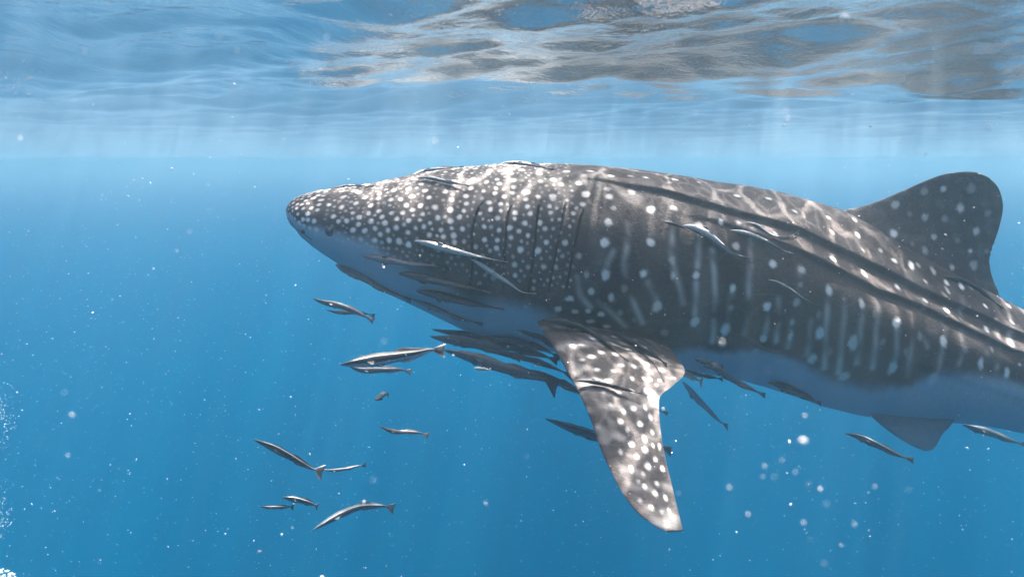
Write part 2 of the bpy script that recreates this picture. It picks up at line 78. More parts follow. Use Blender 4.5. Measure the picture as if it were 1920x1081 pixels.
SPOTS = [[0.336,4.142,-0.42,0.0265,0.0166,1],[0.481,4.164,-0.418,0.0233,0.0166,1],[0.602,4.097,-0.455,0.0229,0.0196,1],[0.724,4.134,-0.448,0.0198,0.0165,0.6],[0.822,4.143,-0.457,0.0232,0.0166,1],[0.817,4.048,-0.503,0.0227,0.0162,1],[1.009,4.191,-0.468,0.0201,0.0201,1],[1.167,4.223,-0.485,0.0169,0.0135,0.7],[0.401,4.026,-0.485,0.0225,0.0193,0.8],[0.565,3.991,-0.519,0.0223,0.0223,0.4],[0.574,3.942,-0.562,0.0252,0.0221,1],[0.588,3.889,-0.624,0.0187,0.0155,0.4],[0.705,3.983,-0.534,0.0223,0.0223,0.4],[0.434,3.952,-0.547,0.0253,0.0253,1],[0.411,3.903,-0.601,0.0187,0.0187,0.6],[0.556,3.839,-0.702,0.0276,0.0246,1],[0.808,3.898,-0.632,0.028,0.028,1],[0.948,3.926,-0.627,0.022,0.022,0.5],[1.088,3.88,-0.722,0.0248,0.0248,0.9],[0.532,3.796,-0.813,0.0273,0.0273,1],[0.789,3.798,-0.81,0.0243,0.0243,1],[0.383,3.785,-0.888,0.0212,0.0242,0.4],[0.915,3.782,-0.909,0.0212,0.0272,0.5],[0.303,3.801,-0.814,0.0182,0.0182,0.7],[1.06,3.78,-0.999,0.0212,0.0272,1],[0.752,3.762,-0.986,0.0271,0.0271,1],[0.537,3.77,-0.991,0.0241,0.0362,0.8],[0.425,3.775,-0.995,0.0181,0.0241,0.35],[0.84,3.779,-1.183,0.0302,0.0423,0.8],[1.074,3.807,-1.282,0.0304,0.0396,0.75],[0.924,3.771,-1.0,0.0181,0.0241,0.7],[0.906,3.837,-1.354,0.0276,0.0276,0.3],[1.065,3.777,-1.115,0.0181,0.0242,0.3],[0.457,3.78,-1.095,0.0181,0.0211,0.7],[0.574,3.777,-1.127,0.0181,0.0272,0.7],[0.336,3.796,-1.141,0.0273,0.0182,0.9],[0.271,3.821,-1.209,0.0214,0.0183,0.9],[0.369,3.818,-1.223,0.0214,0.0153,0.9],[0.448,3.809,-1.217,0.0183,0.0152,0.8],[0.523,3.809,-1.236,0.0244,0.0183,1],[0.462,3.835,-1.284,0.0245,0.0153,1],[0.56,3.841,-1.316,0.0215,0.0154,1],[0.63,3.797,-1.226,0.0182,0.0243,0.3],[1.518,3.835,-0.94,0.0276,0.0276,1],[1.695,3.853,-0.976,0.0246,0.0246,0.8],[1.915,3.959,-0.935,0.0222,0.0222,1],[1.275,3.788,-1.077,0.0212,0.0303,0.9],[1.863,3.848,-1.102,0.0246,0.0369,1],[1.49,3.798,-1.185,0.0243,0.0304,1],[1.662,3.812,-1.167,0.0244,0.0274,0.5],[1.681,3.825,-1.063,0.0183,0.0183,0.3],[1.261,3.822,-1.333,0.0275,0.0428,0.8],[1.494,3.838,-1.391,0.0215,0.0307,0.7],[1.653,3.833,-1.375,0.0184,0.0429,0.7],[1.648,3.816,-1.286,0.0153,0.0214,0.5],[1.826,3.834,-1.355,0.0276,0.0398,0.8],[1.817,3.881,-1.526,0.031,0.0403,0.75],[2.041,3.921,-1.65,0.0345,0.0407,0.6],[1.644,3.904,-1.551,0.0312,0.025,0.35],[1.275,3.791,-1.195,0.0182,0.0212,0.35],[2.036,3.852,-1.417,0.0308,0.0523,0.75],[1.471,3.878,-1.482,0.0248,0.031,0.25],[2.302,3.881,-1.306,0.0279,0.0403,1],[2.4,4.152,-0.977,0.0232,0.0232,1],[2.372,4.032,-1.123,0.0226,0.0258,0.95],[2.55,4.043,-1.207,0.0194,0.0226,0.8],[2.592,4.134,-1.109,0.0165,0.0231,0.6],[2.596,4.214,-1.01,0.0168,0.0202,0.5],[2.872,4.369,-1.047,0.021,0.021,0.7],[2.783,4.206,-1.119,0.0202,0.0235,1],[2.704,4.056,-1.269,0.0227,0.0292,1],[2.615,3.909,-1.43,0.025,0.0375,1],[2.456,3.887,-1.395,0.0218,0.0311,0.3],[3.035,4.187,-1.273,0.0167,0.0201,1],[2.975,4.06,-1.394,0.0195,0.026,1],[3.26,4.276,-1.289,0.0171,0.0205,1],[3.194,4.161,-1.369,0.0166,0.0233,1],[3.129,4.051,-1.47,0.0162,0.0227,1],[2.872,3.924,-1.571,0.022,0.0408,1],[3.049,3.94,-1.636,0.0189,0.0378,0.9],[2.312,3.891,-1.59,0.028,0.0498,0.7],[2.582,3.916,-1.669,0.0313,0.0501,0.6],[1.331,3.933,-0.723,0.022,0.0251,1],[1.223,3.919,-0.708,0.0157,0.0188,1],[1.298,3.848,-0.841,0.0246,0.0246,0.6],[2.139,4.001,-1.03,0.0224,0.0224,1],[2.073,3.869,-1.187,0.0216,0.034,0.9],[1.387,4.14,-0.566,0.0232,0.0165,1],[1.994,4.21,-0.705,0.0202,0.0168,1],[2.199,4.293,-0.726,0.0172,0.0172,0.7],[1.975,4.113,-0.793,0.023,0.0197,1],[2.176,4.189,-0.813,0.0201,0.0201,1],[2.162,4.107,-0.909,0.023,0.0197,1],[2.452,4.363,-0.821,0.0244,0.0244,1],[1.765,4.047,-0.746,0.0226,0.0194,1],[1.457,4.032,-0.655,0.0193,0.0161,0.8],[1.55,3.932,-0.781,0.0189,0.0189,0.6],[1.718,3.914,-0.873,0.0188,0.0188,0.7],[0.803,3.895,-0.635,0.0249,0.0249,1],[0.92,3.781,-0.918,0.0181,0.0242,0.5],[1.158,4.032,-0.582,0.0193,0.0129,1],[1.592,4.18,-0.584,0.0234,0.0167,0.7],[1.742,4.131,-0.66,0.0231,0.0165,0.8],[2.316,4.166,-0.911,0.0167,0.0167,0.5],[2.218,3.862,-1.416,0.0216,0.0278,0.25],[2.76,3.921,-1.483,0.0219,0.0313,0.25],[2.377,3.877,-1.487,0.0217,0.0279,0.2],[2.157,3.867,-1.252,0.0155,0.0216,0.25],[2.788,4.041,-1.328,0.0161,0.0226,0.3],[2.984,4.261,-1.168,0.017,0.0204,0.3],[1.802,3.824,-1.245,0.0183,0.0275,0.25],[1.387,3.815,-0.957,0.0183,0.0244,0.25],[1.172,3.783,-1.14,0.0181,0.0272,0.22],[1.569,3.816,-1.306,0.0153,0.0244,0.2],[2.956,3.965,-1.495,0.0127,0.0222,0.4],[0.644,3.766,-1.072,0.0181,0.0271,0.25],[0.719,3.804,-1.27,0.0182,0.0243,0.25],[1.905,3.863,-1.48,0.0216,0.0371,0.25],[2.5,4.4,-0.636,0.0281,0.0281,0.6],[2.695,4.4,-0.717,0.0281,0.0281,0.5],[2.803,4.4,-0.533,0.0246,0.0246,0.7],[2.929,4.4,-0.659,0.0281,0.0281,0.8],[2.986,4.4,-0.531,0.0317,0.0317,0.3],[3.061,4.4,-0.809,0.0246,0.0281,0.75],[2.484,4.4,-0.819,0.0246,0.0246,1],[2.767,4.4,-0.846,0.0211,0.0211,0.6],[2.699,4.4,-0.925,0.0246,0.0246,0.4],[2.537,4.4,-1.006,0.0246,0.0246,1],[2.708,4.4,-1.047,0.0211,0.0246,0.5],[2.895,4.4,-1.043,0.0211,0.0211,0.7],[3.065,4.4,-1.037,0.0281,0.0317,0.5],[3.035,4.4,-0.94,0.0141,0.0141,1],[2.903,4.4,-1.149,0.0211,0.0211,1],[2.756,4.4,-1.159,0.0176,0.0211,0.6],[2.683,4.4,-0.547,0.0281,0.0281,0.3],[2.835,4.4,-0.728,0.0246,0.0246,0.3],[2.595,4.4,-0.695,0.0211,0.0211,0.2],[3.122,4.4,-0.693,0.0246,0.0246,0.25],[2.937,4.4,-0.87,0.0211,0.0211,0.2],[3.154,4.4,-0.943,0.0211,0.0211,0.2],[2.612,4.4,-0.884,0.0176,0.0176,0.2],[0.369,3.742,-1.343,0.0248,0.011,0.95],[0.385,3.59,-1.38,0.0238,0.0132,0.95],[0.462,3.657,-1.369,0.0242,0.0161,0.95],[0.488,3.533,-1.408,0.0208,0.0156,0.76],[0.431,3.499,-1.42,0.0232,0.0154,0.95],[0.566,3.528,-1.415,0.0182,0.0182,0.95],[0.453,3.405,-1.463,0.0225,0.015,0.95],[0.654,3.439,-1.452,0.0126,0.0202,0.95],[0.727,3.47,-1.445,0.0153,0.0204,0.95],[0.804,3.429,-1.463,0.0151,0.0151,0.95],[0.631,3.347,-1.488,0.0123,0.0172,0.95],[0.723,3.35,-1.489,0.0123,0.0172,0.95],[0.69,3.357,-1.485,0.0099,0.0148,0.76],[0.645,3.595,-1.407,0.0159,0.0132,0.95],[0.772,3.35,-1.489,0.0099,0.0123,0.6649999999999999],[0.855,3.374,-1.483,0.0124,0.0099,0.57],[0.751,3.313,-1.503,0.0097,0.0097,0.95],[0.689,3.267,-1.524,0.012,0.0216,0.95],[0.845,3.615,-1.438,0.0106,0.0106,0.57],[0.587,4.029,-1.36,0.0237,0.0148,0.95],[0.531,3.098,-1.622,0.0159,0.0159,0.95],[0.569,2.998,-1.693,0.0154,0.0154,0.95],[0.634,2.9,-1.758,0.0149,0.0213,0.95],[0.64,3.028,-1.673,0.0134,0.02,0.95],[0.605,3.167,-1.576,0.0163,0.0186,0.95],[0.554,3.151,-1.587,0.0139,0.0162,0.76],[0.627,3.091,-1.627,0.0159,0.0159,0.95],[0.686,3.126,-1.601,0.0115,0.0207,0.95],[0.682,3.057,-1.653,0.0112,0.018,0.95],[0.676,2.995,-1.695,0.0088,0.0154,0.76],[0.675,2.933,-1.737,0.0108,0.0151,0.95],[0.553,2.886,-1.766,0.0127,0.0191,0.76],[0.602,2.807,-1.812,0.0124,0.0145,0.95],[0.644,2.777,-1.829,0.0123,0.0163,0.95],[0.688,2.76,-1.838,0.0101,0.0183,0.95],[0.662,2.824,-1.803,0.0125,0.0145,0.855],[0.702,2.891,-1.763,0.0106,0.017,0.95],[0.615,2.715,-1.862,0.012,0.014,0.6649999999999999],[0.586,2.943,-1.73,0.013,0.0152,0.57],[0.495,3.18,-1.57,0.014,0.014,0.57],[0.635,2.975,-1.709,0.0153,0.0175,0.855],[0.618,3.267,-1.524,0.0144,0.0144,0.855],[0.7,3.233,-1.54,0.0095,0.0166,0.95],[0.668,3.171,-1.573,0.0093,0.0187,0.76],[0.514,2.966,-1.715,0.0109,0.0174,0.475],[0.658,2.699,-1.87,0.0099,0.0119,0.57],[0.324,3.918,-1.329,0.0231,0.0115,0.57],[0.447,3.874,-1.352,0.0199,0.0114,0.475],[0.587,3.748,-1.383,0.0193,0.0138,0.6649999999999999],[0.502,3.328,-1.496,0.0196,0.0147,0.76],[0.546,3.255,-1.53,0.0144,0.0144,0.6649999999999999],[0.539,3.399,-1.466,0.0175,0.0125,0.6649999999999999],[0.377,3.477,-1.429,0.0179,0.0128,0.475],[0.731,3.218,-1.548,0.0095,0.0166,0.95],[0.705,2.995,-1.696,0.0088,0.0198,0.76],[0.605,2.865,-1.779,0.0105,0.0147,0.57],[0.571,2.744,-1.846,0.0101,0.0141,0.475],[0.692,2.705,-1.867,0.008,0.0119,0.57],[0.47,3.253,-1.531,0.0144,0.012,0.475],[0.561,3.064,-1.647,0.0113,0.0158,0.475],[0.577,2.829,-1.8,0.0104,0.0146,0.38],[0.446,3.327,-1.497,0.0147,0.0122,0.38],[0.587,3.443,-1.448,0.0177,0.0127,0.57],[-1.023,4.027,-0.628,0.0194,0.0194,0.92],[-1.065,3.992,-0.679,0.0165,0.0165,0.92],[-1.107,4.057,-0.616,0.0167,0.0167,0.92],[-1.032,4.114,-0.57,0.0198,0.0198,0.92],[-0.944,4.145,-0.546,0.0199,0.0199,0.92],[-0.939,4.04,-0.605,0.0167,0.0167,0.92],[-0.948,3.987,-0.658,0.0164,0.0164,0.92],[-0.906,3.963,-0.682,0.0163,0.0163,0.92],[-0.841,4.002,-0.616,0.0165,0.0165,0.92],[-0.785,3.962,-0.644,0.0163,0.0163,0.92],[-0.846,3.966,-0.658,0.0164,0.0164,0.92],[-0.832,3.936,-0.702,0.0189,0.0189,0.92],[-0.747,3.916,-0.71,0.0188,0.0188,0.92],[-0.906,3.943,-0.721,0.0163,0.0163,0.92],[-0.939,3.937,-0.756,0.0162,0.0162,0.92],[-0.869,3.922,-0.759,0.0162,0.0162,0.92],[-0.804,3.913,-0.745,0.0161,0.0161,0.92],[-0.771,3.898,-0.777,0.0161,0.0161,0.92],[-0.724,3.897,-0.754,0.0161,0.0161,0.92],[-0.719,3.886,-0.807,0.016,0.016,0.92],[-0.677,3.895,-0.738,0.0187,0.0187,0.92],[-0.71,3.939,-0.657,0.0162,0.0162,0.92],[-0.766,3.934,-0.679,0.0162,0.0162,0.92],[-0.724,4.011,-0.581,0.0165,0.0165,0.92],[-0.804,4.08,-0.55,0.0168,0.0168,0.92],[-0.888,4.074,-0.572,0.0196,0.0196,0.92],[-0.715,4.079,-0.531,0.0168,0.0168,0.92],[-0.626,3.96,-0.611,0.0163,0.0163,0.92],[-0.645,3.93,-0.654,0.0162,0.0162,0.92],[-0.603,3.902,-0.696,0.0161,0.0161,0.92],[-0.607,3.879,-0.763,0.016,0.016,0.92],[-0.659,3.876,-0.816,0.0187,0.0187,0.92],[-0.603,3.867,-0.837,0.0186,0.0186,0.92],[-0.561,3.88,-0.738,0.016,0.016,0.92],[-0.537,3.945,-0.612,0.0163,0.0163,0.92],[-0.523,3.91,-0.661,0.0161,0.0161,0.92],[-0.537,3.895,-0.693,0.0134,0.0134,0.92],[-0.514,3.877,-0.73,0.016,0.016,0.92],[-0.593,4.002,-0.561,0.0165,0.0165,0.92],[-0.626,4.066,-0.521,0.0168,0.0168,0.92],[-0.64,4.129,-0.491,0.017,0.017,0.92],[-0.804,4.039,-0.576,0.0167,0.0167,0.92],[-0.981,3.963,-0.705,0.0163,0.0163,0.92],[-1.032,3.97,-0.708,0.0136,0.0136,0.92],[-0.808,3.901,-0.811,0.0188,0.0188,0.92],[-0.888,3.919,-0.811,0.0162,0.0162,0.644],[-0.663,4.0,-0.578,0.0165,0.0165,0.92],[-0.584,3.933,-0.637,0.0162,0.0162,0.92],[-0.579,3.914,-0.666,0.0108,0.0108,0.92],[-0.631,3.895,-0.721,0.0134,0.0134,0.644],[-0.673,3.915,-0.688,0.0161,0.0161,0.92],[-0.537,3.945,-0.612,0.0163,0.0163,0.92],[-0.453,3.927,-0.621,0.0189,0.0189,0.92],[-0.43,3.891,-0.678,0.016,0.016,0.92],[-0.477,3.881,-0.709,0.0133,0.0133,0.92],[-0.565,3.881,-0.738,0.0133,0.0133,0.552],[-0.411,3.861,-0.748,0.0159,0.0159,0.92],[-0.463,3.867,-0.742,0.0106,0.0106,0.92],[-0.603,3.878,-0.763,0.016,0.016,0.92],[-0.481,3.86,-0.774,0.0159,0.0159,0.92],[-0.435,3.855,-0.78,0.0106,0.0106,0.92],[-0.397,3.85,-0.784,0.0159,0.0159,0.92],[-0.36,3.911,-0.635,0.0188,0.0188,0.92],[-0.355,3.954,-0.579,0.0163,0.0163,0.92],[-0.355,3.876,-0.698,0.0187,0.0187,0.92],[-0.351,3.861,-0.736,0.0133,0.0133,0.92],[-0.336,3.847,-0.779,0.0185,0.0185,0.92],[-0.332,3.838,-0.817,0.0158,0.0158,0.92],[-0.304,3.884,-0.675,0.016,0.016,0.92],[-0.28,3.903,-0.639,0.0161,0.0161,0.92],[-0.266,3.929,-0.6,0.0162,0.0162,0.92],[-0.285,3.854,-0.742,0.0159,0.0159,0.92],[-0.276,3.834,-0.811,0.0132,0.0132,0.552],[-0.22,3.841,-0.769,0.0106,0.0106,0.92],[-0.21,3.825,-0.841,0.0131,0.0131,0.552],[-0.159,3.851,-0.727,0.0159,0.0159,0.92],[-0.159,3.829,-0.8,0.0158,0.0158,0.92],[-0.084,3.824,-0.8,0.0158,0.0158,0.92],[-0.089,3.815,-0.849,0.0157,0.0157,0.92],[-0.145,3.821,-0.834,0.0105,0.0105,0.46],[-0.084,3.865,-0.682,0.0186,0.0186,0.92],[-0.126,3.896,-0.632,0.0161,0.0161,0.92],[-0.066,3.888,-0.638,0.0134,0.0134,0.92],[-0.066,3.912,-0.602,0.0134,0.0134,0.92],[-0.136,3.925,-0.592,0.0162,0.0162,0.92],[-0.075,3.838,-0.747,0.0158,0.0158,0.92],[-0.014,3.84,-0.733,0.0185,0.0185,0.92],[0.014,3.86,-0.683,0.0133,0.0133,0.92],[0.018,3.878,-0.648,0.016,0.016,0.92],[0.089,3.895,-0.616,0.0161,0.0161,0.92],[0.107,3.87,-0.655,0.016,0.016,0.92],[0.07,3.846,-0.706,0.0185,0.0185,0.92],[0.042,3.83,-0.753,0.0158,0.0158,0.92],[-0.005,3.822,-0.787,0.0184,0.0184,0.92],[0.046,3.805,-0.855,0.0209,0.0209,0.92],[0.093,3.819,-0.778,0.0158,0.0158,0.92],[0.159,3.844,-0.704,0.0185,0.0185,0.92],[0.191,3.829,-0.737,0.0158,0.0158,0.7360000000000001],[0.196,3.806,-0.811,0.0157,0.0157,0.92],[0.149,3.798,-0.859,0.0209,0.0209,0.92],[0.182,3.788,-0.95,0.0156,0.0156,0.644],[0.014,3.8,-0.94,0.0183,0.0183,0.644],[0.018,3.8,-1.003,0.0157,0.0157,0.7360000000000001],[0.004,3.803,-0.896,0.0131,0.0131,0.36800000000000005],[-0.047,3.804,-0.953,0.0131,0.0131,0.46],[-0.014,3.813,-0.831,0.0105,0.0105,0.36800000000000005],[-0.598,4.003,-0.562,0.0165,0.0165,0.92],[-0.491,3.978,-0.568,0.0164,0.0164,0.92],[-0.519,4.027,-0.529,0.0166,0.0166,0.92],[-0.621,4.065,-0.52,0.0168,0.0168,0.92],[-0.481,4.157,-0.453,0.0171,0.0171,0.92],[-0.397,4.002,-0.536,0.0165,0.0165,0.92],[-0.327,4.159,-0.437,0.0172,0.0172,0.92],[-0.234,4.091,-0.46,0.0169,0.0169,0.92],[-0.154,4.048,-0.479,0.0167,0.0167,0.92],[-0.243,4.011,-0.515,0.0165,0.0165,0.92],[-0.271,3.965,-0.559,0.0164,0.0164,0.92],[-0.103,3.967,-0.541,0.0164,0.0164,0.92],[-0.047,3.944,-0.561,0.0163,0.0163,0.92],[0.004,3.96,-0.541,0.0163,0.0163,0.92],[0.079,3.927,-0.575,0.0162,0.0162,0.92],[-0.168,3.985,-0.529,0.0137,0.0137,0.92],[-0.075,4.027,-0.487,0.0166,0.0166,0.92],[0.004,4.049,-0.468,0.0223,0.0223,0.92],[0.084,3.963,-0.535,0.0218,0.0218,0.92],[0.06,4.162,-0.411,0.02,0.02,0.92],[-0.005,4.12,-0.429,0.017,0.017,0.92],[-0.038,4.19,-0.402,0.0173,0.0173,0.92],[-0.14,4.182,-0.412,0.0173,0.0173,0.92],[-0.229,4.245,-0.402,0.0175,0.0175,0.92],[0.238,3.936,-0.561,0.0244,0.0244,0.92],[0.247,4.05,-0.466,0.0195,0.0195,0.92],[-0.355,4.086,-0.474,0.0169,0.0169,0.92],[-0.262,4.053,-0.485,0.0139,0.0139,0.92],[-0.089,4.063,-0.463,0.014,0.014,0.92],[0.009,3.997,-0.507,0.0165,0.0165,0.92],[-0.094,3.994,-0.514,0.0165,0.0165,0.92],[0.154,3.937,-0.561,0.0162,0.0162,0.92],[0.219,3.893,-0.615,0.0161,0.0161,0.92],[0.224,3.87,-0.65,0.016,0.016,0.92],[0.275,3.848,-0.689,0.0159,0.0159,0.92],[0.294,4.014,-0.491,0.0166,0.0166,0.552],[0.168,4.036,-0.475,0.0166,0.0166,0.46],[0.163,4.114,-0.43,0.0198,0.0198,0.8280000000000001],[0.266,3.793,-0.859,0.0104,0.0104,0.46],[0.252,3.785,-0.951,0.0156,0.0156,0.46],[0.093,3.793,-0.952,0.0156,0.0156,0.36800000000000005],[-0.168,3.816,-0.894,0.0157,0.0157,0.36800000000000005],[-0.108,3.813,-1.019,0.0183,0.0183,0.322],[-0.187,3.825,-1.052,0.0158,0.0158,0.276],[-0.308,3.828,-0.894,0.0158,0.0158,0.23],[0.126,3.799,-1.079,0.0157,0.0157,0.322],[0.079,3.836,-1.198,0.0158,0.0158,0.276],[-0.934,4.393,-0.501,0.0181,0.0181,0.92],[-0.808,4.257,-0.488,0.0146,0.0146,0.92],[-0.724,4.265,-0.469,0.0147,0.0147,0.92],[-0.612,4.187,-0.463,0.0144,0.0144,0.92],[-0.547,4.339,-0.424,0.0149,0.0149,0.92],[-0.416,4.233,-0.423,0.0145,0.0145,0.92],[-0.86,4.18,-0.519,0.0172,0.0172,0.92],[-0.766,4.112,-0.525,0.0141,0.0141,0.92],[-1.0,4.284,-0.516,0.0147,0.0147,0.92],[-1.065,4.208,-0.541,0.0145,0.0145,0.92],[-1.028,4.264,-0.523,0.0117,0.0117,0.92],[-0.449,4.069,-0.492,0.014,0.014,0.92],[-0.551,4.094,-0.492,0.0169,0.0169,0.92],[-0.215,3.881,-0.669,0.0133,0.0133,0.552],[-0.187,3.887,-0.654,0.0134,0.0134,0.92],[-0.168,3.87,-0.685,0.0106,0.0106,0.552],[-0.215,3.86,-0.713,0.0133,0.0133,0.46],[-0.122,3.848,-0.728,0.0132,0.0132,0.46],[-0.042,3.859,-0.69,0.0106,0.0106,0.36800000000000005],[0.261,3.887,-0.623,0.0134,0.0134,0.644],[0.275,3.82,-0.756,0.0131,0.0131,0.552],[0.331,3.83,-0.726,0.0132,0.0132,0.552],[0.355,3.867,-0.653,0.0133,0.0133,0.644],[0.373,3.886,-0.623,0.0134,0.0134,0.46],[0.289,3.788,-0.889,0.013,0.013,0.36800000000000005],[0.35,3.78,-0.95,0.0104,0.0104,0.276],[0.107,3.836,-0.725,0.0105,0.0105,0.36800000000000005],[0.121,3.811,-0.803,0.0105,0.0105,0.36800000000000005]]
STRIPES = [[[0.658,3.834,-0.712],[0.663,3.798,-0.799],[0.64,3.771,-0.917],[0.649,3.764,-1.008],[0.71,3.775,-1.17],[0.766,3.81,-1.288]],[[0.924,3.841,-0.741],[0.915,3.787,-0.889],[0.953,3.771,-1.041],[0.99,3.78,-1.168]],[[1.153,3.818,-0.863],[1.163,3.789,-0.984],[1.181,3.79,-1.202]],[[1.41,3.926,-0.751],[1.373,3.815,-0.954],[1.373,3.792,-1.141],[1.378,3.828,-1.359]],[[0.369,3.778,-1.012],[0.401,3.788,-1.124],[0.457,3.8,-1.192]],[[0.509,3.787,-1.155],[0.593,3.803,-1.237],[0.668,3.829,-1.315]],[[1.644,3.814,-1.272],[1.653,3.856,-1.449]],[[1.06,3.777,-1.043],[1.069,3.794,-1.235]],[[1.275,3.787,-1.109],[1.251,3.804,-1.27]],[[1.499,3.803,-1.239],[1.494,3.833,-1.376]],[[1.854,3.836,-1.149],[1.859,3.834,-1.345],[1.905,3.907,-1.598]],[[2.083,3.865,-1.204],[2.069,3.848,-1.348],[2.087,3.882,-1.556]],[[2.302,3.87,-1.353],[2.312,3.883,-1.554]],[[2.531,4.022,-1.223],[2.475,3.916,-1.331],[2.503,3.887,-1.456]],[[2.667,3.999,-1.318],[2.61,3.908,-1.428],[2.592,3.908,-1.631]],[[3.213,4.204,-1.331],[3.106,4.021,-1.495]],[[3.026,4.169,-1.29],[2.9,3.932,-1.537]],[[0.78,3.762,-1.039],[0.836,3.771,-1.135]],[[0.579,3.784,-0.857],[0.542,3.772,-0.95],[0.551,3.772,-1.073],[0.588,3.778,-1.137]],[[1.083,3.873,-0.73],[1.065,3.787,-0.95]],[[1.686,3.856,-0.964],[1.672,3.82,-1.083]],[[1.76,3.822,-1.274],[1.779,3.873,-1.503]],[[1.961,3.854,-1.152],[1.966,3.848,-1.411],[1.999,3.916,-1.633]],[[2.195,3.924,-1.169],[2.167,3.855,-1.347],[2.19,3.891,-1.59]],[[2.419,3.916,-1.298],[2.4,3.879,-1.487],[2.414,3.907,-1.648]],[[2.849,4.155,-1.216],[2.765,3.985,-1.381],[2.727,3.91,-1.563]],[[3.063,4.085,-1.408],[2.975,3.933,-1.605]],[[1.55,3.802,-1.144],[1.574,3.843,-1.409]],[[1.186,3.804,-1.269],[1.2,3.859,-1.417]]]
BELLY_LINE = [[-1.425,1.442],[-1.331,1.605],[-1.261,1.656],[-1.149,1.574],[-1.014,1.524],[-0.846,1.549],[-0.687,1.631],[-0.533,1.738],[-0.379,1.882],[-0.252,1.989],[-0.005,1.983],[0.252,2.071],[0.612,2.266],[0.938,2.26],[1.093,2.191],[1.331,2.178],[1.536,2.153],[1.765,2.191],[1.957,2.229],[2.115,2.178],[2.307,2.09],[2.456,1.939],[2.601,1.744],[2.872,1.719],[3.19,1.775]]
EYE = [[-1.088,3.969,-0.768],[-0.261,-0.964,0.044]]
NOSTRIL = [[-1.271,4.057,-0.778],[-0.595,-0.713,-0.371]]
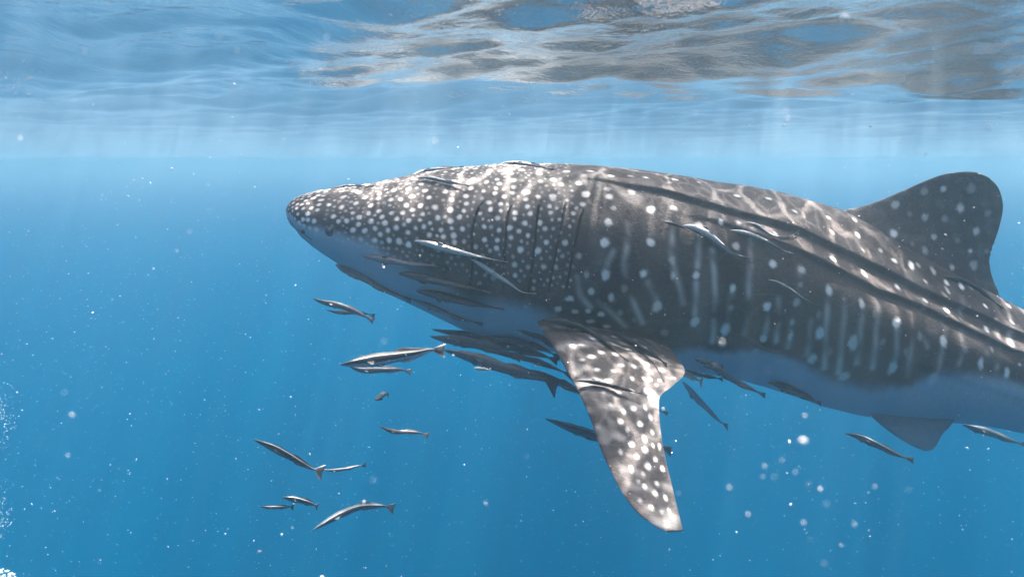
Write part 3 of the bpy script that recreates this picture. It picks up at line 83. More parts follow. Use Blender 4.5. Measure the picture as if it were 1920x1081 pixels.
REMORAS = [
    ["large black and white striped remora swimming alone with its white edged tail fanned","remoras swimming ahead of the shark","striped",0.0591,0.0614,[[-0.695,2.6,-1.166],[-0.642,2.617,-1.16],[-0.569,2.633,-1.155],[-0.484,2.65,-1.147],[-0.398,2.667,-1.136],[-0.342,2.683,-1.127],[-0.286,2.7,-1.135]],[0.0,0.45,0.89]],
    ["slim dark remora close under the belly of the large striped one","remoras swimming ahead of the shark","grey",0.0326,0.0339,[[-0.752,2.95,-1.281],[-0.697,2.988,-1.311],[-0.605,3.025,-1.323],[-0.536,3.062,-1.333],[-0.491,3.1,-1.358]],[0.0,0.45,0.89]],
    ["blue grey remora below the shark's chin, the thicker of two overlapping","remoras swimming ahead of the shark","grey",0.0394,0.0379,[[-1.096,3.6,-1.097],[-1.05,3.62,-1.12],[-0.982,3.64,-1.142],[-0.914,3.66,-1.171],[-0.86,3.68,-1.203],[-0.79,3.7,-1.249]],[0.0,0.45,0.89]],
    ["thin dark remora half hidden behind the thicker blue grey one","remoras swimming ahead of the shark","grey",0.0249,0.0339,[[-1.08,3.8,-1.209],[-1.039,3.82,-1.223],[-0.982,3.84,-1.234],[-0.911,3.86,-1.239],[-0.865,3.88,-1.25],[-0.826,3.9,-1.268]],[0.0,0.45,0.89]],
    ["small dark remora turned nearly end on below the large striped one","remoras swimming ahead of the shark","dark",0.0337,0.04,[[-0.624,2.9,-1.423],[-0.636,3.05,-1.467],[-0.645,3.2,-1.505],[-0.65,3.35,-1.563]],[0.0,0.45,0.89]],
    ["small brown grey remora with its back fin raised in open water","remoras swimming ahead of the shark","brown",0.0233,0.033,[[-0.61,2.9,-1.552],[-0.575,2.92,-1.579],[-0.537,2.94,-1.598],[-0.49,2.96,-1.606],[-0.435,2.98,-1.62],[-0.4,3.0,-1.642]],[0.0,0.45,0.89]],
    ["slender remora with thin white lines and a black forked tail, head up","remoras swimming ahead of the shark","blackstripe",0.0327,0.0686,[[-1.009,2.45,-1.421],[-0.962,2.48,-1.46],[-0.912,2.51,-1.509],[-0.868,2.54,-1.557],[-0.829,2.57,-1.6],[-0.796,2.6,-1.634]],[0.0,0.45,0.89]],
    ["faint thin remora emerging behind the black forked tail","remoras swimming ahead of the shark","grey",0.017,0.0212,[[-0.889,2.9,-1.766],[-0.842,2.925,-1.783],[-0.785,2.95,-1.788],[-0.74,2.975,-1.786],[-0.707,3.0,-1.793]],[0.0,0.45,0.89]],
    ["small striped remora nosing over the smallest one in the lower group","remoras swimming ahead of the shark","blackstripe",0.031,0.0437,[[-1.045,2.8,-1.852],[-1.018,2.837,-1.878],[-0.982,2.875,-1.912],[-0.95,2.913,-1.946],[-0.935,2.95,-1.986]],[0.0,0.45,0.89]],
    ["smallest level remora with one white line, lowest pair of the group","remoras swimming ahead of the shark","blackstripe",0.0201,0.0358,[[-1.127,2.75,-1.872],[-1.097,2.775,-1.889],[-1.065,2.8,-1.903],[-1.035,2.825,-1.914],[-1.015,2.85,-1.93]],[0.0,0.45,0.89]],
    ["arched grey remora with a pale side line, lowest fish of all","remoras swimming ahead of the shark","greystripe",0.0324,0.048,[[-0.785,2.4,-1.779],[-0.743,2.433,-1.764],[-0.685,2.467,-1.746],[-0.632,2.5,-1.739],[-0.583,2.533,-1.748],[-0.535,2.567,-1.768],[-0.502,2.6,-1.799]],[0.0,0.45,0.89]],
    ["remora with its nose nearest the shark's throat, top of the school under the jaw","remoras packed under the shark's throat","grey",0.0495,0.0583,[[-0.494,4.0,-1.376],[-0.414,4.02,-1.394],[-0.3,4.04,-1.42],[-0.168,4.06,-1.457],[-0.034,4.08,-1.511],[0.085,4.1,-1.566]],[0.0,0.45,0.89]],
    ["broad grey remora whose nose points at the large striped tail","remoras packed under the shark's throat","grey",0.0697,0.0743,[[-0.48,3.8,-1.366],[-0.38,3.83,-1.391],[-0.255,3.86,-1.422],[-0.145,3.89,-1.457],[-0.049,3.92,-1.492],[0.049,3.95,-1.535]],[0.0,0.45,0.89]],
    ["broadest grey remora along the underside of the school, tail fin spread down","remoras packed under the shark's throat","grey",0.0772,0.1242,[[-0.382,3.6,-1.39],[-0.271,3.633,-1.428],[-0.152,3.667,-1.479],[-0.031,3.7,-1.534],[0.093,3.733,-1.577],[0.189,3.767,-1.624],[0.264,3.8,-1.685]],[0.0,0.45,0.89]],
    ["grey remora tucked between the school and the shark's belly","remoras packed under the shark's throat","grey",0.0432,0.0512,[[-0.132,4.0,-1.416],[-0.033,4.0,-1.437],[0.083,4.0,-1.468],[0.199,4.0,-1.505],[0.299,4.0,-1.557]],[0.0,0.45,0.89]],
    ["dark remora entering behind the front edge of the pectoral fin","remoras packed under the shark's throat","dark",0.0455,0.0505,[[0.016,3.95,-1.359],[0.081,3.95,-1.376],[0.163,3.95,-1.406],[0.245,3.95,-1.457],[0.328,3.95,-1.525]],[0.0,0.45,0.89]],
    ["grey remora crossing behind the pectoral fin at the school's tail end","remoras packed under the shark's throat","grey",0.053,0.0496,[[0.048,3.85,-1.578],[0.142,3.86,-1.612],[0.243,3.87,-1.656],[0.341,3.88,-1.703],[0.424,3.89,-1.751],[0.492,3.9,-1.786]],[0.0,0.45,0.89]],
    ["thin grey remora in the middle of the packed school","remoras packed under the shark's throat","grey",0.0398,0.0568,[[-0.196,3.95,-1.491],[-0.066,3.95,-1.511],[0.082,3.95,-1.549],[0.197,3.95,-1.583],[0.296,3.95,-1.624],[0.379,3.95,-1.665]],[0.0,0.45,0.89]],
    ["grey remora hidden deepest in the school against the belly","remoras packed under the shark's throat","grey",0.0531,0.059,[[-0.186,4.1,-1.482],[-0.085,4.1,-1.492],[0.051,4.1,-1.534],[0.17,4.1,-1.566],[0.29,4.1,-1.608]],[0.0,0.45,0.89]],
    ["tiny shiny white fish just below the packed school","remoras packed under the shark's throat","pale",0.0186,0.018,[[-0.192,3.2,-1.368],[-0.169,3.217,-1.378],[-0.14,3.233,-1.386],[-0.108,3.25,-1.393]],[0.0,0.45,0.89]],
    ["long dark striped remora passing behind the middle of the pectoral fin","remoras around the pectoral fin","greystripe",0.063,0.0584,[[0.186,3.5,-1.757],[0.27,3.543,-1.803],[0.38,3.586,-1.862],[0.494,3.629,-1.919],[0.625,3.671,-1.965],[0.775,3.714,-2.004],[0.897,3.757,-2.043],[0.967,3.8,-2.09]],[0.0,0.45,0.89]],
    ["thin remora tail poking out just below the fin's rear notch","remoras around the pectoral fin","grey",0.0213,0.0266,[[0.636,3.7,-1.676],[0.715,3.7,-1.715],[0.795,3.7,-1.751],[0.868,3.7,-1.788],[0.912,3.7,-1.807]],[0.0,0.45,0.89]],
    ["tiny remora behind the pectoral fin near its tip","remoras around the pectoral fin","grey",0.0147,0.019,[[0.731,3.4,-2.045],[0.785,3.4,-2.076],[0.839,3.4,-2.105],[0.89,3.4,-2.124]],[0.0,0.45,0.89]],
    ["silvery blue remora hanging steeply below the fin's rear corner","remoras around the pectoral fin","greyblue",0.0437,0.0486,[[1.047,3.9,-1.679],[1.109,3.96,-1.755],[1.191,4.02,-1.851],[1.285,4.08,-1.95],[1.366,4.14,-2.033],[1.439,4.2,-2.098]],[0.0,0.45,0.89]],
    ["short dark remora just behind the fin's rear corner","remoras around the pectoral fin","dark",0.0293,0.0358,[[1.09,4.05,-1.653],[1.152,4.062,-1.675],[1.218,4.075,-1.7],[1.291,4.087,-1.715],[1.354,4.1,-1.733]],[0.0,0.45,0.89]],
    ["pale translucent remora tail spread behind the fin's rear corner","remoras around the pectoral fin","pale",0.0385,0.0795,[[0.956,3.8,-1.563],[1.005,3.812,-1.586],[1.054,3.825,-1.614],[1.097,3.837,-1.638],[1.147,3.85,-1.666]],[0.0,0.45,0.89]],
    ["dark slate remora slanting down across the belly edge","remoras around the pectoral fin","grey",0.0437,0.0365,[[1.117,3.75,-1.527],[1.21,3.77,-1.559],[1.285,3.79,-1.612],[1.368,3.81,-1.665],[1.451,3.83,-1.706],[1.533,3.85,-1.75]],[0.0,0.45,0.89]],
    ["short dark remora over the head of the slate one","remoras around the pectoral fin","dark",0.0317,0.0353,[[1.04,3.65,-1.461],[1.097,3.667,-1.479],[1.159,3.683,-1.5],[1.22,3.7,-1.521]],[0.0,0.45,0.89]],
    ["dark remora pressed along the lower edge of the blue belly","remoras along the belly","dark",0.0552,0.0389,[[1.616,4.027,-1.728],[1.691,4.025,-1.744],[1.802,4.055,-1.799],[1.9,4.078,-1.845],[2.006,4.114,-1.904]],[0.21,0.59,0.77]],
    ["slim black remora with a pale line beside the pelvic fin tip","remoras along the belly","darkstripe",0.0422,0.0386,[[1.805,3.4,-1.799],[1.884,3.42,-1.826],[1.969,3.44,-1.869],[2.067,3.46,-1.919],[2.167,3.48,-1.969],[2.254,3.5,-2.004]],[0.0,0.45,0.89]],
    ["grey remora trailing behind the pelvic fin at the frame edge","remoras along the belly","grey",0.0479,0.0473,[[2.577,3.6,-1.832],[2.694,3.65,-1.879],[2.829,3.7,-1.93],[2.968,3.75,-1.989],[3.126,3.8,-2.049]],[0.0,0.45,0.89]],
    ["dark remora lying on top of the snout","remoras clinging to the shark","darkrim",0.0243,0.0139,[[-1.187,4.385,-0.534],[-1.145,4.387,-0.528],[-1.093,4.39,-0.52],[-1.004,4.307,-0.513],[-0.864,4.202,-0.512]],[0.15,0.08,-0.98]],
    ["dark remora with a bright rim on the crown of the head","remoras clinging to the shark","darkrim",0.0348,0.0174,[[-0.626,4.291,-0.441],[-0.57,4.388,-0.424],[-0.482,4.371,-0.41],[-0.397,4.395,-0.401],[-0.309,4.339,-0.394]],[0.15,0.05,-0.99]],
    ["dark remora flat on the highest point of the back","remoras clinging to the shark","darkrim",0.0409,0.0205,[[-0.075,4.349,-0.371],[-0.0,4.332,-0.371],[0.084,4.276,-0.378],[0.168,4.217,-0.391],[0.257,4.16,-0.41]],[0.02,0.18,-0.98]],
    ["faint pale remora across the spots above the gills","remoras clinging to the shark","pale",0.026,0.013,[[-0.577,4.142,-0.455],[-0.507,4.115,-0.455],[-0.422,4.066,-0.47],[-0.338,4.031,-0.485],[-0.254,4.0,-0.501]],[0.1,0.49,-0.86]],
    ["pale remora stretched level over the cheek below the spots","remoras clinging to the shark","pale",0.0487,0.0183,[[-0.564,3.841,-0.809],[-0.498,3.831,-0.82],[-0.39,3.816,-0.848],[-0.278,3.803,-0.875],[-0.17,3.793,-0.897],[-0.025,3.781,-0.923]],[0.1,0.99,-0.09]],
    ["bright thin remora running from the cheek down to the fin base","remoras clinging to the shark","pale",0.0364,0.0242,[[-0.235,3.8,-0.908],[-0.17,3.794,-0.946],[-0.095,3.789,-0.997],[-0.016,3.787,-1.047],[0.058,3.788,-1.098],[0.139,3.782,-1.107]],[0.08,0.99,0.09]],
    ["reddish brown remora on the white cheek, nearest the snout","remoras clinging to the shark","brown",0.0495,0.0278,[[-0.886,3.918,-0.909],[-0.806,3.896,-0.916],[-0.707,3.877,-0.929],[-0.614,3.863,-0.944],[-0.502,3.843,-0.948],[-0.375,3.826,-0.962]],[0.2,0.96,0.18]],
    ["brown remora with a pale tail streak under the cheek","remoras clinging to the shark","darkbelly",0.0583,0.0215,[[-0.669,3.877,-1.005],[-0.589,3.861,-1.014],[-0.491,3.845,-1.034],[-0.378,3.828,-1.054],[-0.25,3.812,-1.076],[-0.12,3.804,-1.106]],[0.18,0.94,0.28]],
    ["dark remora lowest on the cheek above the jaw line","remoras clinging to the shark","dark",0.0587,0.0216,[[-0.572,3.908,-1.119],[-0.502,3.888,-1.126],[-0.417,3.87,-1.14],[-0.305,3.852,-1.165],[-0.176,3.84,-1.189],[-0.05,3.831,-1.211]],[0.21,0.87,0.44]],
    ["long brown remora hanging on the lower jaw edge with a dark back","remoras clinging to the shark","brown",0.0552,0.0389,[[-1.114,4.163,-0.996],[-1.03,4.07,-1.013],[-0.921,4.031,-1.053],[-0.827,4.035,-1.107],[-0.728,4.035,-1.158],[-0.621,4.021,-1.198]],[0.44,0.5,0.73]],
    ["thin brown remora behind the one on the lower jaw","remoras clinging to the shark","brown",0.0382,0.0286,[[-0.62,4.013,-1.188],[-0.526,3.992,-1.216],[-0.409,3.978,-1.262],[-0.297,3.963,-1.304],[-0.179,3.95,-1.33]],[0.31,0.67,0.67]],
    ["short dark remora in front of the fat silver one on the flank","remoras clinging to the shark","dark",0.0245,0.0123,[[0.875,3.839,-0.698],[0.922,3.839,-0.708],[0.964,3.837,-0.723],[1.02,3.83,-0.752]],[-0.12,0.86,-0.49]],
    ["fat silver remora curled over the flank behind the gills","remoras clinging to the shark","pale",0.055,0.0214,[[0.984,3.834,-0.72],[1.04,3.837,-0.731],[1.11,3.83,-0.762],[1.18,3.816,-0.813],[1.25,3.802,-0.869],[1.361,3.804,-0.904]],[-0.13,0.89,-0.43]],
    ["thin pale remora with forked tail below the hooked one","remoras clinging to the shark","pale",0.0278,0.0278,[[1.269,3.875,-0.75],[1.348,3.882,-0.763],[1.422,3.879,-0.787],[1.502,3.87,-0.823],[1.573,3.861,-0.862],[1.633,3.86,-0.889]],[-0.17,0.83,-0.52]],
    ["hooked pale remora with its tail curled up on the flank","remoras clinging to the shark","pale",0.022,0.0126,[[1.38,3.934,-0.708],[1.446,3.932,-0.727],[1.511,3.905,-0.776],[1.582,3.907,-0.797],[1.647,3.93,-0.791],[1.699,3.966,-0.768]],[-0.19,0.76,-0.62]],
    ["thread thin pale remora alone on the dark mid flank","remoras clinging to the shark","pale",0.0152,0.0213,[[1.477,3.792,-1.026],[1.533,3.794,-1.04],[1.608,3.797,-1.079],[1.692,3.801,-1.136],[1.785,3.808,-1.184]],[-0.1,0.99,-0.12]],
    ["dark remora low on the flank above the blue belly","remoras clinging to the shark","dark",0.0276,0.0153,[[1.377,3.814,-1.372],[1.433,3.824,-1.402],[1.508,3.844,-1.457],[1.601,3.852,-1.484],[1.695,3.845,-1.474]],[0.03,0.93,0.37]],
    ["dark remora along the rear base of the dorsal fin","remoras clinging to the shark","dark",0.0305,0.0204,[[2.771,4.218,-1.082],[2.888,4.261,-1.104],[2.994,4.282,-1.147],[3.073,4.259,-1.202],[3.17,4.209,-1.291]],[-0.36,0.6,-0.71]],
    ["long black remora across the top of the pectoral fin","remoras clinging to the pectoral fin","black",0.0497,0.0146,[[0.171,3.715,-1.249],[0.244,3.708,-1.251],[0.335,3.706,-1.266],[0.445,3.723,-1.314],[0.535,3.596,-1.343],[0.637,3.493,-1.365]],[0.01,0.61,-0.0]],
    ["black remora at the rear of the pectoral fin with a hooked tail","remoras clinging to the pectoral fin","black",0.04,0.0343,[[0.589,3.705,-1.309],[0.658,3.707,-1.361],[0.716,3.605,-1.376],[0.777,3.491,-1.391],[0.814,3.371,-1.408]],[-0.11,0.24,-0.69]],
    ["black remora lying across the middle of the pectoral fin","remoras clinging to the pectoral fin","black",0.0261,0.0104,[[0.322,3.293,-1.467],[0.385,3.289,-1.468],[0.466,3.274,-1.477],[0.556,3.239,-1.491],[0.659,3.205,-1.507]],[0.0,0.41,-0.91]],
]
NEAR_SPECKS = [[0.1743,0.3763,-0.5155,0.00246],[0.132,0.405,-0.4628,0.00229],[0.2072,0.5122,-0.6067,0.00178],[0.1914,0.4706,-0.5772,0.00092],[0.16,0.3779,-0.5394,0.00074],[0.1916,0.4423,-0.559,0.00077],[0.2058,0.451,-0.5727,0.00108],[0.1872,0.3904,-0.5511,0.00068],[0.2494,0.4996,-0.6111,0.0012],[0.1954,0.3816,-0.5594,0.00083],[0.153,0.4343,-0.5762,0.00142],[0.1767,0.4582,-0.6101,0.0011],[0.2109,0.4418,-0.6071,0.00164],[0.2644,0.4715,-0.6262,0.00144],[0.2936,0.5002,-0.6095,0.00218],[0.2942,0.5417,-0.6871,0.00094],[0.203,0.414,-0.6032,0.00054],[0.2242,0.4832,-0.5421,0.00116],[0.1329,0.4923,-0.6109,0.0015],[0.2672,0.4156,-0.568,0.00063],[0.1445,0.3603,-0.4665,0.00078],[0.1723,0.545,-0.5206,0.00142],[-0.0472,0.4167,-0.3388,0.00127],[-0.0833,0.4197,-0.4658,0.0011],[-0.2565,0.5294,-0.4058,0.00138],[-0.3284,0.4712,-0.5369,0.00154],[-0.3107,0.4495,-0.3328,0.00059],[-0.1989,0.5069,-0.2723,0.00132],[-0.1526,0.3658,-0.2865,0.00088],[-0.3021,0.4943,-0.2749,0.00108],[-0.1139,0.4311,-0.2761,0.00131],[0.2114,0.3773,-0.3068,0.00099],[0.3376,0.4855,-0.327,0.00137],[0.3052,0.537,-0.3348,0.00117],[0.1315,0.3994,-0.3093,0.00096],[0.18,0.4797,-0.3039,0.00115],[0.1107,0.4167,-0.3221,0.00082],[0.1994,0.5009,-0.3146,0.0012],[0.1991,0.4972,-0.3204,0.00097],[-0.1215,0.4016,-0.2998,0.00087],[-0.1152,0.5177,-0.2899,0.00135],[-0.2724,0.485,-0.307,0.00084],[-0.1045,0.4897,-0.2767,0.00139],[0.0119,0.5158,-0.5905,0.0009],[-0.0989,0.4414,-0.5741,0.00058],[-0.3591,0.5042,-0.5841,0.00088],[0.2487,0.5269,-0.2457,0.00344],[0.1962,0.3794,-0.5987,0.00107],[-0.3756,0.5215,-0.334,0.00125],[-0.2922,0.4348,-0.3186,0.00076],[-0.2033,0.4511,-0.3835,0.00069],[-0.2051,0.3878,-0.3464,0.00068],[-0.2022,0.4927,-0.3485,0.00097],[-0.2928,0.4155,-0.4989,0.00081]]
